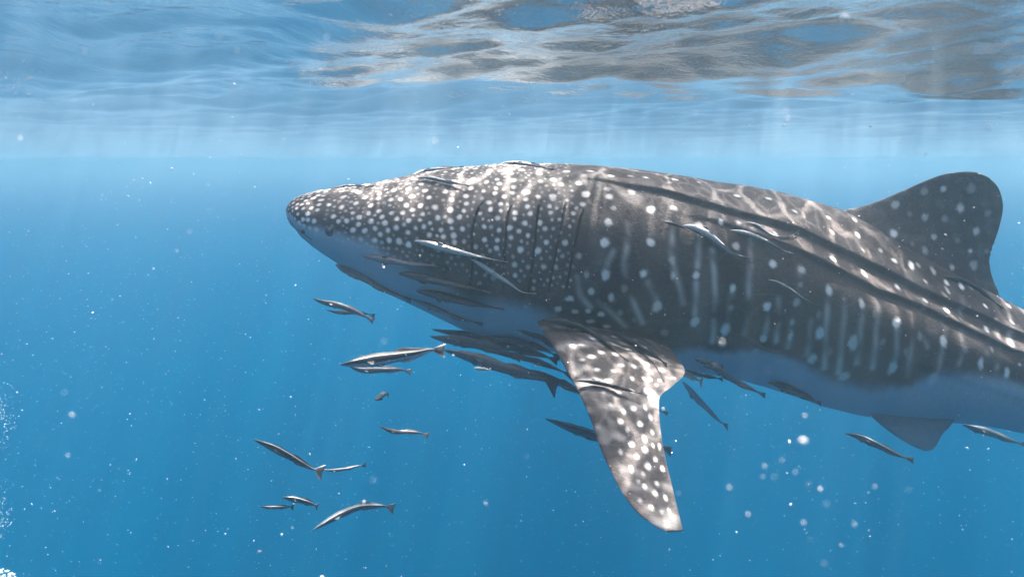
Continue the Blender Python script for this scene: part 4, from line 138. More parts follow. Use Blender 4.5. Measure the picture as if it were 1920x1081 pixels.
BUBBLES = [[-1.6137,2.0124,-1.1167,0.0012],[-1.5135,1.9361,-1.1204,0.0016],[-1.68,2.0842,-1.115,0.0009],[-1.6753,2.0929,-1.1835,0.0014],[-1.629,2.0574,-1.0598,0.0016],[-1.546,1.917,-1.1453,0.0009],[-1.5417,1.9254,-1.142,0.0011],[-1.6609,2.093,-1.2219,0.0015],[-1.6265,2.0412,-1.1492,0.0008],[-1.6216,2.0179,-1.1787,0.0015],[-1.6212,2.0109,-1.1326,0.0009],[-1.5748,1.9961,-1.1183,0.0013],[-1.5345,1.9039,-1.0717,0.0013],[-1.5774,1.9777,-1.0821,0.0012],[-1.5828,1.9698,-1.1166,0.0011],[-1.58,2.0093,-1.0476,0.0018],[-1.6653,2.0894,-1.0662,0.0017],[-1.6335,2.064,-1.107,0.001],[-1.5762,1.9523,-1.1768,0.0014],[-1.638,2.0165,-1.193,0.0008],[-1.6252,2.0413,-1.1286,0.0008],[-1.5863,1.9809,-1.1013,0.0015],[-1.6662,2.0864,-1.1171,0.001],[-1.5841,1.9679,-1.0872,0.001],[-1.5507,1.9252,-1.1218,0.0012],[-1.6975,2.1,-1.1639,0.0009],[-1.5366,1.9106,-1.0895,0.0014],[-1.6675,2.0875,-1.1407,0.0013],[-1.6058,1.9831,-1.1437,0.0017],[-1.559,1.9811,-1.1445,0.001],[-1.5842,1.9744,-1.1502,0.0016],[-1.5818,2.0033,-1.1106,0.0009],[-1.6279,2.013,-1.2068,0.0019],[-1.6595,2.0538,-1.126,0.0015],[-1.6674,2.0753,-1.1637,0.0015],[-1.6355,2.0333,-1.1726,0.0011],[-1.6412,2.0572,-1.0964,0.0013],[-1.6761,2.0715,-1.1717,0.0015],[-1.5895,1.9713,-1.0988,0.0016],[-1.6402,2.0753,-1.1743,0.0019],[-1.6762,2.0788,-1.1184,0.0012],[-1.6404,2.0319,-1.1338,0.0009],[-1.6333,2.0442,-1.1298,0.0007],[-1.5862,1.9872,-1.1568,0.0014],[-1.5681,1.9424,-1.0932,0.0014],[-1.6745,2.0804,-1.1765,0.0018],[-1.6072,1.9829,-1.1492,0.0016],[-1.6168,2.0277,-1.1797,0.0015],[-1.5934,2.0155,-1.1935,0.0015],[-1.6227,1.9869,-1.2265,0.0018],[-1.6705,2.0704,-1.211,0.0019],[-1.5596,1.9397,-1.1608,0.0014],[-1.6391,2.0756,-1.2113,0.0013],[-1.6759,2.0822,-1.2294,0.0013],[-1.5684,1.9381,-1.1821,0.0013],[-1.53,1.9043,-1.1549,0.0015],[-1.5362,1.9279,-1.1574,0.0017],[-1.5572,1.9767,-1.1684,0.0013],[-1.5197,1.9128,-1.1085,0.001],[-1.6357,2.0315,-1.2284,0.0016],[-1.6249,2.0091,-1.1532,0.001],[-1.5305,1.9021,-1.1798,0.0015],[-1.5465,1.9097,-1.099,0.0012],[-1.5809,1.9855,-1.1477,0.0018],[-1.5079,1.9091,-1.1307,0.0018],[-1.5273,1.9006,-1.1726,0.0012],[-1.6412,2.0613,-1.2075,0.0009],[-1.5356,1.9057,-1.1342,0.0017],[-1.5701,1.9445,-1.1324,0.0015],[-1.5635,1.9608,-1.146,0.001],[-1.6511,2.0808,-1.4289,0.0015],[-1.5837,1.9246,-1.3272,0.001],[-1.5509,1.9592,-1.3641,0.0011],[-1.5697,1.9169,-1.3169,0.0008],[-1.6411,1.985,-1.3862,0.0015],[-1.7312,2.0924,-1.4337,0.0018],[-1.6087,1.9545,-1.3819,0.0014],[-1.7033,2.0809,-1.4105,0.0013],[-1.6885,2.0767,-1.4048,0.0008],[-1.6047,1.9604,-1.3745,0.0008],[-1.5492,1.904,-1.3328,0.0008],[-1.6188,1.9741,-1.3648,0.0009],[-1.6416,2.0337,-1.3975,0.0013],[-1.655,2.0045,-1.3884,0.0008],[-1.7059,2.0465,-1.5513,0.0015],[-1.6177,1.9742,-1.4734,0.001],[-1.6002,1.9296,-1.4227,0.0009],[-1.6215,1.9683,-1.4653,0.0019],[-1.6173,1.9311,-1.4867,0.0013],[-1.6678,2.0183,-1.5375,0.0015],[-1.5812,1.913,-1.4465,0.0008],[-1.6244,1.9742,-1.4711,0.0013],[-1.5876,1.9092,-1.4587,0.0009],[-1.6472,1.9841,-1.4885,0.001],[-1.6398,1.9768,-1.508,0.0013],[-1.6879,2.0187,-1.5242,0.0014],[-1.5884,1.9103,-1.3914,0.0012],[-1.6681,2.0135,-1.4488,0.0008],[-1.6207,1.9605,-1.4031,0.0016],[-1.7076,2.0578,-1.4826,0.0008],[-1.7046,2.042,-1.5005,0.0014],[-1.694,2.0412,-1.483,0.0011],[-1.6089,1.9525,-1.45,0.0018],[-1.7361,2.0819,-1.5536,0.0015],[-1.605,1.9239,-1.431,0.0013],[-1.73,2.0732,-1.5196,0.0016],[-1.7451,2.096,-1.4938,0.0011],[-1.6022,1.9217,-1.4382,0.0016],[-1.5819,1.9227,-1.389,0.0015],[-1.6458,1.978,-1.4247,0.0012],[-1.7203,2.0575,-1.5394,0.0008],[-1.6062,1.947,-1.4705,0.0016],[-1.5809,1.9136,-1.3893,0.0012],[-1.6181,1.9699,-1.464,0.0016],[-1.645,2.0034,-1.4859,0.0009],[-1.6226,1.9506,-1.4554,0.0017],[-1.6563,2.0258,-1.4784,0.001],[-1.6009,1.9369,-1.4034,0.0009],[-1.7089,2.0579,-1.5089,0.0008],[-1.6716,2.0033,-1.5292,0.0018],[-1.5802,1.9059,-1.3943,0.0015],[-1.7226,2.0689,-1.5156,0.0011],[-1.6864,2.0568,-1.5007,0.0015],[-1.708,2.0706,-1.4657,0.0017],[-1.6375,1.986,-1.4727,0.0015],[-1.675,2.0294,-1.4647,0.0011],[-1.6972,2.0609,-1.5581,0.0018],[-1.7083,2.0761,-1.4871,0.0013],[-1.6831,2.0492,-1.4284,0.0009],[-1.6628,2.0061,-1.5177,0.0015],[-1.6192,1.9559,-1.4236,0.001],[-1.5917,1.9126,-1.4415,0.0007],[-1.7075,2.0454,-1.5492,0.0012],[-1.6557,2.0307,-1.4805,0.0017],[-1.7004,2.0623,-1.5472,0.0017],[-1.5974,1.9321,-1.5048,0.0014],[-1.6063,1.9327,-1.4997,0.0013],[-1.6572,1.9844,-1.5165,0.0012],[-1.5991,1.9163,-1.4637,0.0012],[-1.6923,2.0427,-1.5353,0.0016],[-1.6323,1.9567,-1.4761,0.0014],[-1.5676,1.9148,-1.4963,0.001],[-1.7025,2.0367,-1.5922,0.0011],[-1.5958,1.9036,-1.466,0.0011],[-1.6587,2.0017,-1.5148,0.0009],[-1.708,2.0636,-1.5572,0.0011],[-1.6962,2.0657,-1.558,0.0018],[-1.7286,2.0721,-1.5968,0.0011],[-1.6559,1.9873,-1.5261,0.0009],[-1.7143,2.0755,-1.5734,0.0007],[-1.7024,2.0476,-1.5272,0.0013],[-1.6147,1.9511,-1.4841,0.0013],[-1.6438,1.9611,-1.5325,0.0008],[-1.7369,2.0734,-1.5589,0.0012],[-1.579,1.9639,-1.2261,0.0008],[-1.6466,2.0298,-1.2494,0.0019],[-1.5574,1.9148,-1.2141,0.0011],[-1.5738,1.9275,-1.2715,0.0007],[-1.6308,2.0065,-1.2958,0.0018],[-1.6347,2.0205,-1.2598,0.0013],[-1.6495,2.0288,-1.2369,0.001],[-1.6472,2.0199,-1.2696,0.001],[-1.6637,2.0325,-1.2665,0.0016],[-1.5795,1.9297,-1.2203,0.0014],[-1.7018,1.9666,-1.7193,0.0046],[-1.7632,2.0807,-1.8017,0.0057],[-1.6757,1.9816,-1.6705,0.005],[-1.6631,1.9294,-1.6815,0.0046],[-1.651,1.9178,-1.6888,0.0034],[-1.6888,2.0156,-1.7206,0.0033],[-1.8544,2.1192,-1.8129,0.0051],[-1.8127,2.0985,-1.7998,0.0052],[-1.8768,2.1391,-1.828,0.0031],[-1.7757,2.1181,-1.8067,0.0023],[-1.629,1.9596,-1.7144,0.0048],[-1.7656,2.0036,-1.7501,0.005],[-1.7702,2.1205,-1.7681,0.0024],[-1.712,1.9634,-1.7047,0.0046],[-1.8194,2.0904,-1.7968,0.0059],[-1.7525,2.0444,-1.7368,0.0046],[-1.6694,2.0096,-1.7329,0.0032],[-1.6134,1.9179,-1.6689,0.0032],[-1.7386,1.9953,-1.7273,0.0026],[-1.6909,1.9853,-1.7167,0.0053],[-1.8157,2.0768,-1.7757,0.0043],[-1.7057,2.0277,-1.7644,0.0053],[-1.7112,2.0258,-1.7343,0.006],[-1.7377,2.0186,-1.7299,0.0046],[-1.6763,1.9096,-1.6788,0.0035],[-1.7488,2.0429,-1.7517,0.0044],[-1.8335,2.0845,-1.7974,0.0037],[-1.7064,2.0423,-1.7499,0.0047],[-1.5932,1.9297,-1.6518,0.0024],[-1.8627,2.1469,-1.8081,0.0026],[-1.7274,2.0185,-1.7546,0.003],[-1.7078,1.9769,-1.7039,0.0039],[-1.8125,2.1185,-1.7734,0.0059],[-1.8023,2.1272,-1.7743,0.0035],[-1.8297,2.1322,-1.7954,0.0048],[-1.7313,2.0057,-1.7205,0.0035],[-1.6155,1.9108,-1.6836,0.0054],[-1.7863,2.1446,-1.7996,0.0055],[-1.6876,2.0118,-1.6983,0.005],[-1.7722,2.091,-1.7478,0.0036],[-1.6713,1.9259,-1.6701,0.0034],[-1.7037,1.9342,-1.7032,0.0034],[-1.7139,1.9848,-1.7108,0.0055],[-1.7417,1.9981,-1.7479,0.0059],[-1.8134,2.1084,-1.772,0.0026],[-1.6444,1.9544,-1.7097,0.0033],[-1.7986,2.1138,-1.8197,0.0039],[-1.6488,1.9388,-1.6937,0.0057],[-1.7122,2.0572,-1.7422,0.0049],[-1.6139,1.9155,-1.6305,0.0029],[-1.8238,2.0843,-1.793,0.0043],[-1.6727,2.0123,-1.7287,0.0025],[-1.7793,2.1451,-1.8322,0.0057],[-1.7718,2.0218,-1.7543,0.005],[-1.8039,2.0527,-1.7795,0.0035],[-1.6715,1.912,-1.6783,0.0034],[-1.7256,1.9623,-1.7119,0.0045],[-1.6897,2.0026,-1.7315,0.005],[-1.7683,2.0948,-1.7828,0.0059],[-1.7594,2.0559,-1.7858,0.0035],[-1.6911,1.9788,-1.7127,0.0057],[-1.8176,2.1149,-1.8063,0.0053],[-1.764,2.0892,-1.7917,0.0043],[-1.6648,1.9401,-1.7013,0.0025],[-1.8476,2.1434,-1.8062,0.0041],[-1.627,1.9543,-1.6917,0.0055],[-1.7379,2.0916,-1.7597,0.0043],[-1.8131,2.0835,-1.7811,0.0027],[-1.7216,2.0327,-1.7403,0.0027],[-1.7315,2.0723,-1.7703,0.0045],[-1.7265,1.9993,-1.7347,0.0057],[-1.7208,2.0162,-1.7095,0.0036],[-1.7579,2.1224,-1.7959,0.0021],[-1.82,2.0853,-1.7849,0.0044],[-1.8082,2.1103,-1.7889,0.0029],[-1.7347,2.0732,-1.7589,0.0053],[-1.6761,1.9601,-1.6729,0.003],[-1.8043,2.0611,-1.776,0.0035],[-1.7389,2.0942,-1.8118,0.0052],[-1.653,1.9132,-1.6762,0.0021],[-1.8254,2.0818,-1.7902,0.0021],[-1.8149,2.1116,-1.8024,0.0043],[-1.7539,2.0266,-1.725,0.0052],[-1.6251,1.945,-1.6879,0.0023],[-1.7854,2.0335,-1.7581,0.0026],[-1.7728,2.0974,-1.7692,0.0041],[-1.71,2.0424,-1.7299,0.0055],[-1.8036,2.0479,-1.7818,0.006],[-1.7905,2.071,-1.7723,0.0044],[-1.6453,1.9406,-1.6989,0.0049],[-1.8325,2.1371,-1.8394,0.0038],[-1.8409,2.1353,-1.8379,0.0051],[-1.6839,2.0212,-1.7611,0.0034],[-1.7153,1.9543,-1.7057,0.0049],[-1.7587,2.0723,-1.7954,0.003],[-1.7485,2.0341,-1.7437,0.0058],[-1.6628,1.9688,-1.6829,0.0043],[-1.8608,2.124,-1.8214,0.0057],[-1.6845,1.9829,-1.7073,0.0044],[-1.8296,2.1383,-1.8224,0.005],[-1.8079,2.0726,-1.7717,0.0059],[-1.672,1.9696,-1.7173,0.003],[-1.6677,2.0124,-1.7517,0.0053],[-1.7324,2.0471,-1.7671,0.0047],[-1.728,2.0841,-1.7761,0.0058],[-1.7477,1.9895,-1.7282,0.0043],[-1.6693,1.9477,-1.7092,0.0032],[-1.7949,2.0488,-1.763,0.0022],[-1.5956,1.9214,-1.6818,0.0052],[-1.7074,1.9536,-1.7022,0.0027],[-1.6379,1.921,-1.6867,0.0028],[-1.7031,1.9907,-1.7399,0.0055],[-1.7773,2.0907,-1.7749,0.0028],[-1.7242,2.031,-1.7067,0.006],[-1.7905,2.0432,-1.7581,0.0057],[-1.6862,1.9797,-1.7326,0.006],[-1.7252,1.9839,-1.7284,0.0053],[-1.8728,2.131,-1.828,0.0051],[-1.8218,2.1361,-1.8018,0.0028],[-1.7959,2.0674,-1.7576,0.0057],[-1.8285,2.0916,-1.8055,0.0028],[-1.6304,1.914,-1.6624,0.0058],[-1.8112,2.0758,-1.7737,0.004],[-1.6123,1.9237,-1.674,0.0038],[-1.609,1.9458,-1.6772,0.0055],[-1.8824,2.1488,-1.8372,0.0054],[-1.7628,2.0207,-1.7339,0.0047],[-1.6749,2.0065,-1.7034,0.0038],[-1.7584,2.0347,-1.7566,0.0037],[-1.7168,2.0506,-1.7382,0.0051],[-1.6336,1.9004,-1.6289,0.0052],[-1.5951,1.906,-1.6663,0.003],[-1.6648,2.0075,-1.7309,0.0059],[-1.7208,2.0803,-1.7653,0.0053],[-1.7451,2.088,-1.8054,0.0023],[-1.7755,2.0592,-1.7476,0.0042],[-1.5973,1.9314,-1.6636,0.0021],[-1.7881,2.0537,-1.7824,0.003],[-1.684,1.9831,-1.7141,0.0021],[-1.6172,1.9203,-1.6667,0.004],[-1.8177,2.0835,-1.7868,0.0044],[-1.6944,1.9633,-1.711,0.0046],[-1.7671,2.0437,-1.7606,0.0044],[-1.7925,2.145,-1.8385,0.0029],[-1.6038,1.9371,-1.6892,0.002],[-1.7857,2.0595,-1.7652,0.0056],[-1.7718,2.1181,-1.8267,0.0055],[-1.6054,1.9383,-1.6939,0.0043],[-1.6886,1.9721,-1.7101,0.0057],[-1.6796,1.9429,-1.6829,0.0057],[-1.6291,1.9546,-1.7147,0.0033],[-1.6053,1.9285,-1.6928,0.0039],[-1.8535,2.11,-1.8225,0.0058],[-1.6665,1.9943,-1.7091,0.0046],[-1.7319,2.0165,-1.7584,0.0038],[-1.6389,1.982,-1.6993,0.0023],[-1.6699,2.0112,-1.7305,0.0056],[-1.6025,1.9313,-1.6581,0.0055],[-1.7257,2.0821,-1.7816,0.0021],[-1.6452,1.9329,-1.6452,0.0022],[-1.7083,2.0074,-1.7263,0.0049],[-1.7028,1.9442,-1.6915,0.004],[-1.776,2.1252,-1.7812,0.0034],[-1.8174,2.0918,-1.7816,0.002],[-1.7395,2.033,-1.7282,0.0036],[-1.873,2.1405,-1.8235,0.0043],[-1.7067,2.0506,-1.782,0.0057],[-1.8002,2.1028,-1.7762,0.0033],[-1.7325,2.0014,-1.7249,0.0058],[-1.7679,2.1236,-1.8188,0.003],[-1.7731,2.0491,-1.7513,0.0021],[-1.6833,1.9241,-1.6763,0.003],[-1.7572,2.0088,-1.7356,0.0042],[-1.6678,1.9962,-1.7019,0.0055],[-1.6983,1.9296,-1.6931,0.0021],[-1.6795,2.0164,-1.7411,0.0052],[-1.6696,2.014,-1.7368,0.002],[-1.5992,1.9264,-1.6863,0.0038],[-1.7156,1.9758,-1.7299,0.0026],[-1.6055,1.9324,-1.6634,0.0022],[-1.7104,1.9627,-1.7029,0.0047],[-1.5861,1.9095,-1.6387,0.005],[-1.6317,1.9296,-1.6915,0.0048],[-1.7228,1.9949,-1.705,0.0054],[-1.6422,1.9613,-1.7124,0.0038],[-1.8365,2.1108,-1.7954,0.0024],[-1.6729,2.0096,-1.7539,0.0044],[-1.739,2.0973,-1.8021,0.005],[-1.8222,2.0746,-1.7968,0.0034],[-1.7905,2.0383,-1.7636,0.0034],[-1.7579,2.0738,-1.7591,0.0057],[-1.8513,2.1026,-1.8154,0.0021],[-1.7734,2.071,-1.7863,0.0035],[-1.7406,2.0251,-1.7126,0.0053],[-1.6925,2.0237,-1.7478,0.003],[-1.7119,1.9824,-1.6959,0.002],[-1.698,1.9827,-1.7236,0.0054],[-1.8285,2.149,-1.8381,0.0024],[-1.6559,1.9337,-1.6545,0.0049],[-1.8758,2.1291,-1.8343,0.0037],[-1.7559,2.0884,-1.7506,0.0051],[-1.7319,2.0377,-1.7699,0.0044],[-1.7489,1.986,-1.737,0.0048],[-1.7195,2.0196,-1.7081,0.0057],[-1.7144,2.035,-1.7132,0.0056],[-1.8503,2.1048,-1.8058,0.0044],[-1.711,2.0408,-1.7328,0.0026],[-1.8474,2.1127,-1.8139,0.0042],[-1.8388,2.0902,-1.7974,0.0035],[-1.8512,2.1306,-1.8084,0.0039],[-1.6708,1.9155,-1.6641,0.0058],[-1.6366,1.9147,-1.6565,0.0031],[-1.6854,2.0121,-1.7479,0.0031],[-1.6297,1.9683,-1.6921,0.0026],[-1.7349,2.0299,-1.7598,0.0053],[-1.6779,1.944,-1.6936,0.0038],[-1.8025,2.0898,-1.7737,0.0029],[-1.8067,2.1213,-1.7903,0.0029],[-1.7012,1.9739,-1.7149,0.0049],[-1.6824,2.0343,-1.7404,0.0021],[-1.7159,2.0524,-1.7453,0.0028],[-1.8121,2.1482,-1.8168,0.0058],[-1.6707,1.972,-1.6753,0.0042],[-1.7771,2.1197,-1.8257,0.0051],[-1.6801,1.9642,-1.6978,0.0042],[-1.6413,1.9091,-1.6609,0.0024],[-1.6502,1.9557,-1.6807,0.0059],[-1.8589,2.1109,-1.8259,0.002],[-1.63,1.9551,-1.7015,0.0047],[-1.6348,1.9744,-1.6812,0.0025],[-0.8165,1.1102,-0.224,0.0012],[-0.8777,1.1968,-0.229,0.0011],[-0.7945,1.1181,-0.2228,0.0014],[-0.8153,1.1341,-0.2354,0.0027],[-0.7865,1.1266,-0.2229,0.0022],[-0.796,1.1102,-0.2456,0.0017],[-0.7621,1.1237,-0.2107,0.0013],[-0.7933,1.1079,-0.2232,0.0011],[-0.809,1.1026,-0.2144,0.0016],[-0.8138,1.1432,-0.2267,0.0027],[-0.846,1.1786,-0.2194,0.0014],[-0.8709,1.1958,-0.212,0.0023],[-0.8576,1.1834,-0.205,0.0011],[-0.8475,1.1462,-0.2508,0.0014],[-0.8025,1.1271,-0.2326,0.0022],[-0.8204,1.1268,-0.234,0.0018],[-0.7758,1.11,-0.1966,0.0027],[-0.8391,1.1437,-0.2205,0.0011],[-0.7755,1.1248,-0.2076,0.0011],[-0.7778,1.1131,-0.2468,0.003]]
# ---------------------------------------------------------------- shark geometry (metres, surface of the sea at z = 0)
SHARK_Y = 4.4            # the shark's middle plane
CAM_Z = -0.35


def smooth_curve(pts, n):
    """Catmull-Rom through pts, n samples evenly spread over the length."""
    p = np.asarray(pts, float)
    q = np.vstack([2 * p[0] - p[1], p, 2 * p[-1] - p[-2]])
    out = []
    for i in range(1, len(q) - 2):
        t = np.linspace(0, 1, 24, endpoint=False)[:, None]
        a, b, c, d = q[i - 1], q[i], q[i + 1], q[i + 2]
        out.append(.5 * (2 * b + (c - a) * t + (2 * a - 5 * b + 4 * c - d) * t ** 2 + (3 * b - a - 3 * c + d) * t ** 3))
    out = np.vstack(out + [p[-1:]])
    L = np.r_[0, np.cumsum(np.linalg.norm(np.diff(out, axis=0), axis=1))]
    u = np.linspace(0, L[-1], n)
    return np.stack([np.interp(u, L, out[:, k]) for k in range(p.shape[1])], 1)


def stations():
    """x positions along the body: fine where the skin is seen close, coarse on the tail."""
    x0 = BODY_TOP[0][0]
    near = np.unique(np.r_[x0 + 4.95 * np.linspace(0, 1, 640), np.linspace(-.32, .52, 230)])
    nose = x0 + 0.10 * (np.linspace(0, 1, 26)[:-1] ** 2)
    near = near[near > x0 + 0.10]
    tail = np.linspace(near[-1] + .02, BODY_TOP[-1][0], 110)
    return np.r_[nose, near, tail]


def ring_angles():
    near = np.linspace(0, np.pi, 250)
    far = np.linspace(np.pi, 2 * np.pi, 90)[1:-1]
    return np.r_[near, far]


def interp(tab, x):
    t = np.asarray(tab)
    return np.interp(x, t[:, 0], t[:, 1])


def midline(x):
    """how far the tail bends sideways (y offset of the middle plane)"""
    d = np.clip(x - 3.4, 0, None)
    return SHARK_Y - 0.05 * d ** 2


def body_grid(X, A):
    """ring i at station X[i]; angle 0 = back, pi/2 = side towards -y, pi = belly."""
    zt, zb, w = interp(BODY_TOP, X), interp(BODY_BOT, X), interp(BODY_WID, X)
    X2, A2 = np.meshgrid(X, A, indexing='ij')
    zt, zb, w = zt[:, None], zb[:, None], w[:, None]
    zc = zb + (zt - zb) * 0.50
    c, s = np.cos(A2), np.sin(A2)
    # a low keel-like rise of the back towards the dorsal fin
    k = np.interp(X2, [.9, 1.7, 2.2, 3.1, 3.5, 5.0], [0, .14, .48, .50, .22, 0])
    ca = np.abs(c)
    hz = np.where(c > 0, (zt - zc) * ((1 - k) * ca ** .92 + k * ca ** 6), -(zc - zb) * ca)
    P = np.stack([X2, midline(X2) - w * np.sign(s) * np.abs(s) ** 0.95, zc + hz], -1)
    return P, X2, A2


def normals(P):
    du = np.gradient(P, axis=0)
    dv = np.empty_like(P)
    dv[:, 1:-1] = P[:, 2:] - P[:, :-2]
    dv[:, 0] = P[:, 1] - P[:, -1]
    dv[:, -1] = P[:, 0] - P[:, -2]
    n = np.cross(dv, du)
    n /= np.linalg.norm(n, axis=-1, keepdims=True) + 1e-12
    mid = P.mean(axis=1, keepdims=True)
    flip = ((P - mid) * n).sum(-1).mean() < 0
    return -n if flip else n


def ridge_shape(d, up, dn):
    """d > 0 below the crest"""
    return np.where(d < 0, np.exp(-(d / up) ** 2), np.exp(-(d / dn) ** 2))


def shark_body():
    X, A = stations(), ring_angles()
    P, X2, A2 = body_grid(X, A)
    N = normals(P)
    D = np.zeros_like(X2)
    ang = np.where(A2 > np.pi, 2 * np.pi - A2, A2)
    for tab, amp, up, dn in RIDGES:
        t = np.asarray(tab)
        a0 = np.interp(X2, t[:, 0], t[:, 1])
        fade = np.clip((X2 - t[0, 0]) / .6, 0, 1)
        D += amp * fade * ridge_shape(ang - a0, up, dn)
    # gill slits: each flap lifts towards its rear edge, then falls into a narrow slot
    G = np.zeros_like(X2)
    for g in GILLS:
        t = np.asarray(g)
        z = P[..., 2]
        o = np.argsort(t[:, 1])
        xg = np.interp(z, t[o, 1], t[o, 0])
        inside = np.clip((z - t[:, 1].min()) / .06, 0, 1) * np.clip((t[:, 1].max() - z) / .04, 0, 1)
        d = X2 - xg
        D += inside * .010 * np.where(d < 0, np.exp(d / .03), 0)
        slot = inside * np.exp(-(d - .003) ** 2 / .0055 ** 2)
        D -= slot * .012
        G = np.maximum(G, slot)
    # mouth groove
    t = np.asarray(MOUTH)
    zm = np.interp(X2, t[:, 0], t[:, 1])
    m = np.exp(-((P[..., 2] - zm) / .010) ** 2) * (X2 < t[-1, 0])
    D -= m * .012
    G = np.maximum(G, m * .7)
    P = P + N * D[..., None]
    return P, normals(P), X2, ang, G


def fin_grid(lead, trail, thick, flare, nu=90, nv=70, thin=1.0, decay=.10):
    """lead / trail: curves root -> tip; two-sided blade; thick: max thickness at the root; flare: extra width over the first part"""
    L, T = smooth_curve(lead, nu), smooth_curve(trail, nu)
    c = np.linspace(0, 1, nv)
    c = .5 - .5 * np.cos(c * np.pi)
    mid = L[:, None] * (1 - c[None, :, None]) + T[:, None] * c[None, :, None]
    n = np.cross(np.gradient(mid, axis=0), np.gradient(mid, axis=1))
    n /= np.linalg.norm(n, axis=-1, keepdims=True) + 1e-9
    u = np.linspace(0, 1, nu)[:, None]
    foil = 2.6 * (np.sqrt(c + 1e-9) * (1 - c) * (1 - .35 * c))[None] + .03 * np.sin(c * np.pi)[None] ** .5
    th = thick * (1 - .82 * u ** thin) * foil + flare * np.exp(-(u / decay) ** 1.2) * (np.sin(c * np.pi)[None] ** .6)
    tip = np.clip((1 - u) / .03, 0, 1) ** .5
    th = th * tip
    return mid, n, th


# ================================================================ helpers
def nodes(name):
    m = bpy.data.materials.new(name)
    m.use_nodes = True
    t = m.node_tree
    t.nodes.clear()
    return m, t, t.nodes.new('ShaderNodeOutputMaterial')


def N(t, kind, **kw):
    n = t.nodes.new(kind)
    for k, v in kw.items():
        if k in n.inputs:
            n.inputs[k].default_value = v
        else:
            setattr(n, k, v)
    return n


def link_mesh(name, verts, faces, mat, parent=None, smooth=True):
    """faces: (n,4) or (n,3) int array, or a list of such arrays"""
    me = bpy.data.meshes.new(name)
    fs = faces if isinstance(faces, list) else [faces]
    fs = [np.asarray(f, np.int32) for f in fs if len(f)]
    verts = np.asarray(verts, np.float32).reshape(-1, 3)
    me.vertices.add(len(verts))
    me.vertices.foreach_set('co', verts.ravel())
    loops = np.concatenate([f.ravel() for f in fs])
    sizes = np.concatenate([np.full(len(f), f.shape[1], np.int32) for f in fs])
    me.loops.add(len(loops))
    me.loops.foreach_set('vertex_index', loops)
    me.polygons.add(len(sizes))
    me.polygons.foreach_set('loop_start', np.r_[0, np.cumsum(sizes)[:-1]].astype(np.int32))
    me.update(calc_edges=True)
    me.validate()
    if smooth:
        me.polygons.foreach_set('use_smooth', np.ones(len(me.polygons), bool))
    me.materials.append(mat)
    o = bpy.data.objects.new(name, me)
    COL.objects.link(o)
    if parent:
        o.parent = parent
    return o


def tag(o, label=None, category=None, group=None, kind=None):
    for k, v in (('label', label), ('category', category), ('group', group), ('kind', kind)):
        if v:
            o[k] = v
    return o


def set_attr(o, name, values, kind='FLOAT'):
    a = o.data.attributes.new(name, kind, 'POINT')
    if kind == 'FLOAT':
        a.data.foreach_set('value', np.asarray(values, np.float32).ravel())
    else:
        v = np.asarray(values, np.float32).reshape(-1, 3)
        a.data.foreach_set('color', np.c_[v, np.ones(len(v))].astype(np.float32).ravel())


def grid_faces(n, m, wrap=False, off=0):
    i = np.arange(n - 1)[:, None]
    j = np.arange(m if wrap else m - 1)[None, :]
    j2 = (j + 1) % m
    f = np.stack([i * m + j, i * m + j2, (i + 1) * m + j2, (i + 1) * m + j], -1).reshape(-1, 4)
    return f + off


# ================================================================ the sea
def water_box(name, z0, z1, blue, blue_color, white, white_g, absorb, absorb_color):
    m, t, out = nodes(name)
    a = N(t, 'ShaderNodeVolumeScatter', Color=blue_color, Density=blue, Anisotropy=0.0)
    b = N(t, 'ShaderNodeVolumeScatter', Color=(1.0, 1.0, 1.0, 1), Density=white, Anisotropy=white_g)
    c = N(t, 'ShaderNodeVolumeAbsorption', Color=absorb_color, Density=absorb)
    s1, s2 = N(t, 'ShaderNodeAddShader'), N(t, 'ShaderNodeAddShader')
    t.links.new(a.outputs[0], s1.inputs[0]); t.links.new(b.outputs[0], s1.inputs[1])
    t.links.new(s1.outputs[0], s2.inputs[0]); t.links.new(c.outputs[0], s2.inputs[1])
    t.links.new(s2.outputs[0], out.inputs['Volume'])
    m.cycles.homogeneous_volume = True
    x0, x1, y0, y1 = -400, 400, -300, 500
    v = [(x, y, z) for x in (x0, x1) for y in (y0, y1) for z in (z0, z1)]
    f = [(0, 1, 3, 2), (4, 6, 7, 5), (0, 4, 5, 1), (2, 3, 7, 6), (0, 2, 6, 4), (1, 5, 7, 3)]
    o = link_mesh(name, v, np.array(f), m, smooth=False)
    tag(o, kind='stuff')


# pale upper and darker deep water, split to grade the light downwards
LAYER = -1.8
VEIL = (0.013, (.42, .80, .96, 1), 0.024, 0.88, 0.110, (.20, .54, .68, 1))  # thin veil added at the surface to pale and lighten it
UPPER = (0.0105, (0.0, 0.66, 0.94, 1), 0.0205, 0.90, 0.027, (0.0, 0.62, 0.80, 1))
DEEP = (0.035, (0.0, 0.49, 0.82, 1), 0.0003, 0.85, 0.170, (0.0, 0.60, 0.71, 1))


def wave_height(x, y, r):
    rng = np.random.default_rng(5)
    h = np.zeros_like(x)
    for lam, slope, n in ((2.6, .040, 4), (1.5, .060, 5), (.85, .080, 6), (.48, .090, 7), (.27, .095, 8), (.15, .085, 9)):
        for k in range(n):
            th = math.radians(75) + rng.normal(0, .55)
            L = lam * rng.uniform(.8, 1.3)
            kk = 2 * math.pi / L
            amp = slope / kk / math.sqrt(n) * 1.4
            ph = (x * math.cos(th) + y * math.sin(th)) * kk + rng.uniform(0, 6.28)
            fade = np.clip(1.6 - (r * .0095) / (L * .22), 0, 1)
            s = np.sin(ph)
            h += amp * fade / (1 + (r / 12) ** 2) * (s + .25 * np.cos(2 * ph))
    return h


